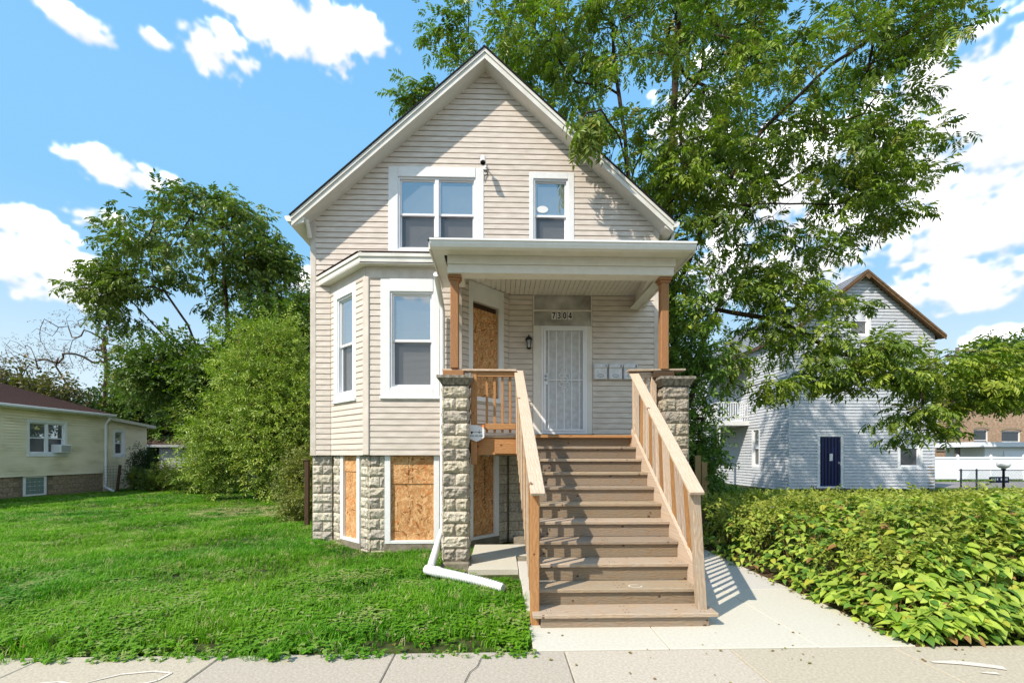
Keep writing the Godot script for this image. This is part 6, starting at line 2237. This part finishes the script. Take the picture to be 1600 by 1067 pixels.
func build_grass() -> void:
	var r := RandomNumberGenerator.new()
	r.seed = 31
	var tuft := []
	for k in 4:
		var p := P.new()
		for i in 9:
			var a := r.randf() * TAU
			var o := Vector3(cos(a), 0, sin(a)) * r.randf() * 0.05
			var h := r.randf_range(0.050, 0.135) * (1.35 if k == 3 else 1.0)
			var lean := Vector3(r.randfn(0, 1), 0, r.randfn(0, 1)).normalized() * h * r.randf_range(0.25, 0.95)
			var sd := Vector3(-lean.z, 0, lean.x).normalized() * r.randf_range(0.0028, 0.0058)
			var m := o + lean * 0.35 + Vector3(0, h * 0.62, 0)
			var e := o + lean + Vector3(0, h * r.randf_range(0.6, 1.0), 0)
			var out := (Vector3.UP * 0.6 - lean.normalized() * 0.5)
			p.to(o - sd, o + sd, m + sd * 0.9, out)
			p.to(o - sd, m + sd * 0.9, m - sd * 0.9, out)
			p.to(m - sd * 0.9, m + sd * 0.9, e, out)
		tuft.push_back(p.mesh(M.blade))
	var clover := P.new()
	for i in 3:
		var o := Vector3(r.randf_range(-0.035, 0.035), r.randf_range(0.03, 0.07), r.randf_range(-0.035, 0.035))
		for k in 3:
			var a := TAU * k / 3.0 + r.randf()
			broad_leaf(clover, o, Vector3(cos(a), r.randf_range(-0.2, 0.3), sin(a)).normalized(), Vector3.UP, r.randf_range(0.020, 0.036), 0.024, 0.2)
	var cm := clover.mesh(M.blade)
	var xf := [[], [], [], [], []]
	var cf := [[], [], [], [], []]
	var nz := FastNoiseLite.new()
	nz.seed = 8
	nz.frequency = 0.45
	nz.fractal_octaves = 3
	var zones := [[-7.5, 0.30, 3.60, 6.0, 26000], [-11.5, -0.3, 6.0, 9.2, 30000], [-16.0, -3.75, 9.2, 14.0, 30000], [-20.0, -3.85, 14.0, 24.0, 34000], [-30.0, -20.0, 8.0, 26.0, 6000], [3.4, 40.0, 14.0, 23.4, 16000], [3.2, 9.0, 8.0, 14.0, 4000], [-14.0, -7.5, 3.66, 6.5, 9000], [24.0, 50.0, 29.2, 30.8, 2500]]
	for q in zones:
		for i in int(q[4]):
			var x := lerpf(q[0], q[1], r.randf())
			var d := lerpf(q[2], q[3], r.randf())
			if x > -3.72 and x < 3.3 and d > 9.0: continue
			if x > -3.35 and x < 0.25 and d > 8.1 and absf(x + 1.55) < 0.85 + (d - 8.15) : continue
			if x > -0.86 and x < -0.40 and d > 6.55 and d < 7.1: continue
			if x > -0.46 and x < 0.3 and d > 6.38: continue
			if x > 0.275 and x < 3.55 and d > 3.7 and d < 14: continue
			if x > 13.9 and x < 21.6 and d > 21.5: continue
			if x > -20 and x < -18.9 and d > 12 and d < 25.2: x -= 0.0; if x < -18.95: continue
			if d > 12.0 and x < -19.0: continue
			var e := nz.get_noise_2d(x, d)
			var e2 := nz.get_noise_2d(x * 2.3 + 40.0, d * 2.3)
			# bare, dry ground near the shrub
			var dry := clampf(1.2 - Vector2((x + 7.3) / 2.6, (d - 14.2) / 1.6).length(), 0.0, 1.0) * clampf(e2 * 2.5 + 0.7, 0.0, 1.0)
			if x > -0.5 and d > 6.0 and r.randf() < 0.6: continue
			if e + e2 * 0.7 < -0.22 and r.randf() < 0.62: continue
			if d < 3.85 and r.randf() < 0.35 + e2: continue
			var far := smoothstep(6.0, 16.0, d)
			var sc := r.randf_range(0.6, 1.0) * (1.0 + 0.6 * e) * lerpf(0.95, 0.8, far)
			var wide := lerpf(1.0, 2.1, far)
			var b := Basis(Vector3.UP, r.randf() * TAU).scaled(Vector3(sc * wide, sc * (0.75 if dry > 0.3 else 1.0), sc * wide))
			var k := r.randi() % 4
			if k == 3 and e < 0.1: k = 0
			var c := Color(0.050, 0.185, 0.006).lerp(Color(0.175, 0.42, 0.008), clampf(r.randf() * 0.8 + 0.35 * e, 0, 1))
			var patch := clampf(0.5 + 1.5 * nz.get_noise_2d(x * 0.42 + 11.0, d * 0.42 + 3.0), 0.0, 1.0)
			c = c.lerp(Color(0.34, 0.50, 0.02), patch * 0.42)
			if r.randf() < 0.07: c = Color(0.48, 0.44, 0.20)
			if e2 > 0.30 and r.randf() < 0.55: c = c.lerp(Color(0.55, 0.47, 0.22), r.randf_range(0.3, 0.9))
			if d < 4.0 and e2 < -0.05 and r.randf() < 0.75: continue
			if dry > 0.12: c = c.lerp(Color(0.62, 0.50, 0.26), minf(1.0, dry * 1.6) * r.randf_range(0.4, 1.0))
			if d < 6.8 and r.randf() < 0.40 + e2 * 1.0:
				k = 4
				c = c.lerp(Color(0.13, 0.30, 0.015), 0.5)
				b = b.scaled(Vector3.ONE * 1.25)
			xf[k].push_back(Transform3D(b, V(x, gy(x, d) + 0.002, d)))
			cf[k].push_back(c)
	for k in 5:
		var mi := multi("grass", tuft[k] if k < 4 else cm, xf[k], cf[k], self)
		if k < 4:
			tag(mi, ["short green grass blades of the front lawn", "bright lawn grass mixed through the front yard", "fine blades of lawn grass around the house", "taller tufts standing in the lawn"][k], "grass", "", "stuff")
		else:
			tag(mi, "small clover leaves spread through the lawn near the sidewalk", "clover", "", "stuff")
			mi.name = "clover"
	# dry leaves lying about
	var lp := P.new()
	for k in 2:
		leaflet(lp, Vector3(0, 0.004, 0), Vector3(1, 0.15 - 0.3 * k, 0.1 * k).normalized(), Vector3.UP, 0.045, 0.026, 0.1)
	var dx := []
	var dc := []
	for i in 420:
		var x := r.randf_range(0.4, 5.5)
		var d := r.randf_range(3.1, 4.4)
		var y := 0.006
		if i > 260:
			x = r.randf_range(-6.0, 0.2); d = 3.75 + pow(r.randf(), 1.6) * 4.0; y = 0.05
			if x > -0.9 and d > 6.3: continue
		elif i > 90:
			x = 3.38 + absf(r.randfn(0, 0.16)); d = r.randf_range(3.75, 8.0); y = 0.012
		elif r.randf() < 0.5 and x < 3.2: continue
		dx.push_back(Transform3D(Basis(Vector3.UP, r.randf() * TAU).scaled(Vector3.ONE * r.randf_range(0.35, 0.9)), V(x, y, d)))
		dc.push_back(Color(0.30, 0.15, 0.05).lerp(Color(0.42, 0.33, 0.13), r.randf()))
	tag(multi("fallen_leaves", lp.mesh(M.blade), dx, dc, self), "dry brown leaves scattered on the walk edge and sidewalk", "leaves", "", "stuff")
	var ep := P.new()
	ep.bx(3.52, 3.78, -0.1, 0.004, 3.73, 12.0, 0.01)
	structure("soil", ep, M.earth)

# ---------------------------------------------------------------- sky
func make_sky() -> ImageTexture:
	var w := 2048
	var h := 1024
	var cl := [[-41.6, 34.5, 3.0, 1.2, 1], [-36.7, 35.9, 1.8, 0.5, 0.6], [-31.5, 37.1, 3.5, 2.0, 1], [-22.5, 40.5, 9.0, 2.8, 1], [-26.4, 40.8, 7.5, 1.6, 1], [-16.6, 41.3, 4.4, 1.6, 1], [-28.6, 36.7, 1.9, 0.9, 0.9], [-39.4, 25.5, 3.7, 1.4, 0.95], [-35.4, 26.0, 1.1, 0.4, 0.5], [-45.9, 17.0, 4.4, 3.5, 1], [-43.3, 15.7, 4.9, 2.7, 1], [-40.7, 21.2, 2.2, 1.0, 0.8], [-45.6, 19.5, 2.2, 1.2, 0.7], [-23.5, 19.1, 1.7, 2.0, 0.8], [45.4, 31.0, 4.6, 3.8, 1], [49.0, 26.0, 5.2, 6.6, 1], [41.4, 27.1, 7.2, 5.4, 1], [47.1, 20.7, 7.6, 5.4, 1], [38.4, 22.8, 7.8, 4.4, 0.9], [46.3, 15.2, 6.2, 2.7, 0.9], [34.0, 19.1, 7.5, 3.6, 0.8], [48.6, 9.9, 2.3, 1.4, 0.7], [31.1, 26.8, 8.6, 6.1, 0.9], [23.2, 33.8, 4.9, 5.7, 0.8], [25.9, 20.5, 6.0, 3.9, 0.8]]
	var r := RandomNumberGenerator.new()
	r.seed = 12
	for i in 46:
		var az := r.randf_range(62.0, 298.0)
		var el := r.randf_range(8.0, 60.0)
		for k in 4:
			cl.push_back([az + r.randfn(0, 5.0), el + r.randfn(0, 1.6), r.randf_range(3, 8), r.randf_range(1.2, 3.0), 1.0])
	var f := FastNoiseLite.new()
	f.seed = 4
	f.frequency = 1.0
	f.fractal_octaves = 5
	f.fractal_gain = 0.6
	var dens := PackedFloat32Array()
	dens.resize(w * h)
	dens.fill(-1.0)
	var lum := PackedFloat32Array()
	lum.resize(w * h)
	for c in cl:
		var x0 := int(floor((c[0] - c[2] * 1.7) / 360.0 * w))
		var x1 := int(floor((c[0] + c[2] * 1.7) / 360.0 * w)) + 1
		var y0 := maxi(0, int((0.5 - (c[1] + c[3] * 1.8) / 180.0) * h))
		var y1 := mini(h / 2 - 1, int((0.5 - (c[1] - c[3] * 1.8) / 180.0) * h) + 1)
		for yy in range(y0, y1 + 1):
			for xx in range(x0, x1 + 1):
				var az := float(xx) / w * 360.0
				var el := (0.5 - float(yy) / h) * 180.0
				var a: float = (az - c[0]) / c[2]
				var b: float = (el - c[1]) / c[3]
				var g: float = (1.0 - (a * a + b * b)) * c[4]
				var i := yy * w + posmod(xx, w)
				if g > dens[i]:
					dens[i] = g
					lum[i] = b
	var im := Image.create(w, h, false, Image.FORMAT_RGBF)
	for y in h:
		var el := PI * (0.5 - (y + 0.5) / h)
		var s := sin(el)
		var base := Color(0.37, 0.44, 0.475).lerp(Color(0.125, 0.285, 0.455), smoothstep(0.02, 0.42, s)).lerp(Color(0.075, 0.22, 0.44), smoothstep(0.45, 1.0, s))
		if s < 0.0: base = Color(0.30, 0.32, 0.26)
		for x in w:
			var c := base
			var i := y * w + x
			if s > 0.0 and dens[i] > -0.98:
				var az := TAU * (x + 0.5) / w
				var dv := Vector3(sin(az) * cos(el), s * 1.5, cos(az) * cos(el))
				var n := f.get_noise_3dv(dv * 11.0)
				var n2 := f.get_noise_3dv(dv * 38.0 + Vector3(5, 5, 5))
				var k := smoothstep(0.0, 0.75, dens[i] * 1.35 + n * 1.5 + n2 * 1.1 - 0.02)
				if k > 0.0:
					var sh := clampf(0.60 + lum[i] * 0.40 + n * 0.8, 0.0, 1.0)
					c = base.lerp(Color(0.40, 0.425, 0.46).lerp(Color(0.54, 0.54, 0.545), smoothstep(0.15, 0.60, sh)).lerp(Color(1.25, 1.25, 1.24), smoothstep(0.62, 1.0, sh)), k)
			im.set_pixel(x, y, c)
	return ImageTexture.create_from_image(im)

func _ready() -> void:
	rng.seed = 2024
	# camera, sky, sun
	var cam := Camera3D.new()
	cam.projection = Camera3D.PROJECTION_FRUSTUM
	cam.near = 0.1
	cam.far = 800.0
	cam.keep_aspect = Camera3D.KEEP_HEIGHT
	cam.size = 0.1 * 1067.0 / 711.0
	cam.frustum_offset = Vector2(0.0, 0.1 * 178.5 / 711.0)
	cam.position = Vector3(0, 1.60, 0)
	cam.rotation_degrees = Vector3(0, -1.7, 0)
	add_child(cam)
	cam.current = true
	var we := WorldEnvironment.new()
	var env := Environment.new()
	env.background_mode = Environment.BG_SKY
	var sky := Sky.new()
	var pm := PanoramaSkyMaterial.new()
	pm.panorama = make_sky()
	sky.sky_material = pm
	env.sky = sky
	env.background_energy_multiplier = 1.0
	env.tonemap_mode = Environment.TONE_MAPPER_LINEAR
	env.tonemap_exposure = 2.2
	env.sdfgi_enabled = true
	env.ssao_enabled = true
	env.ssil_enabled = true
	we.environment = env
	add_child(we)
	var sun := DirectionalLight3D.new()
	sun.light_color = Color(1.0, 0.96, 0.90)
	sun.light_energy = 0.85
	sun.light_angular_distance = 0.5
	sun.shadow_enabled = true
	add_child(sun)
	sun.look_at_from_position(Vector3.ZERO, Vector3(0.54, -0.72, -0.44), Vector3.UP)
	make_materials()
	build_ground()
	build_house()
	build_porch()
	build_stair()
	build_white_house()
	build_left_house()
	build_far()
	build_trees()
	build_thicket()
	build_grass()
	build_small()
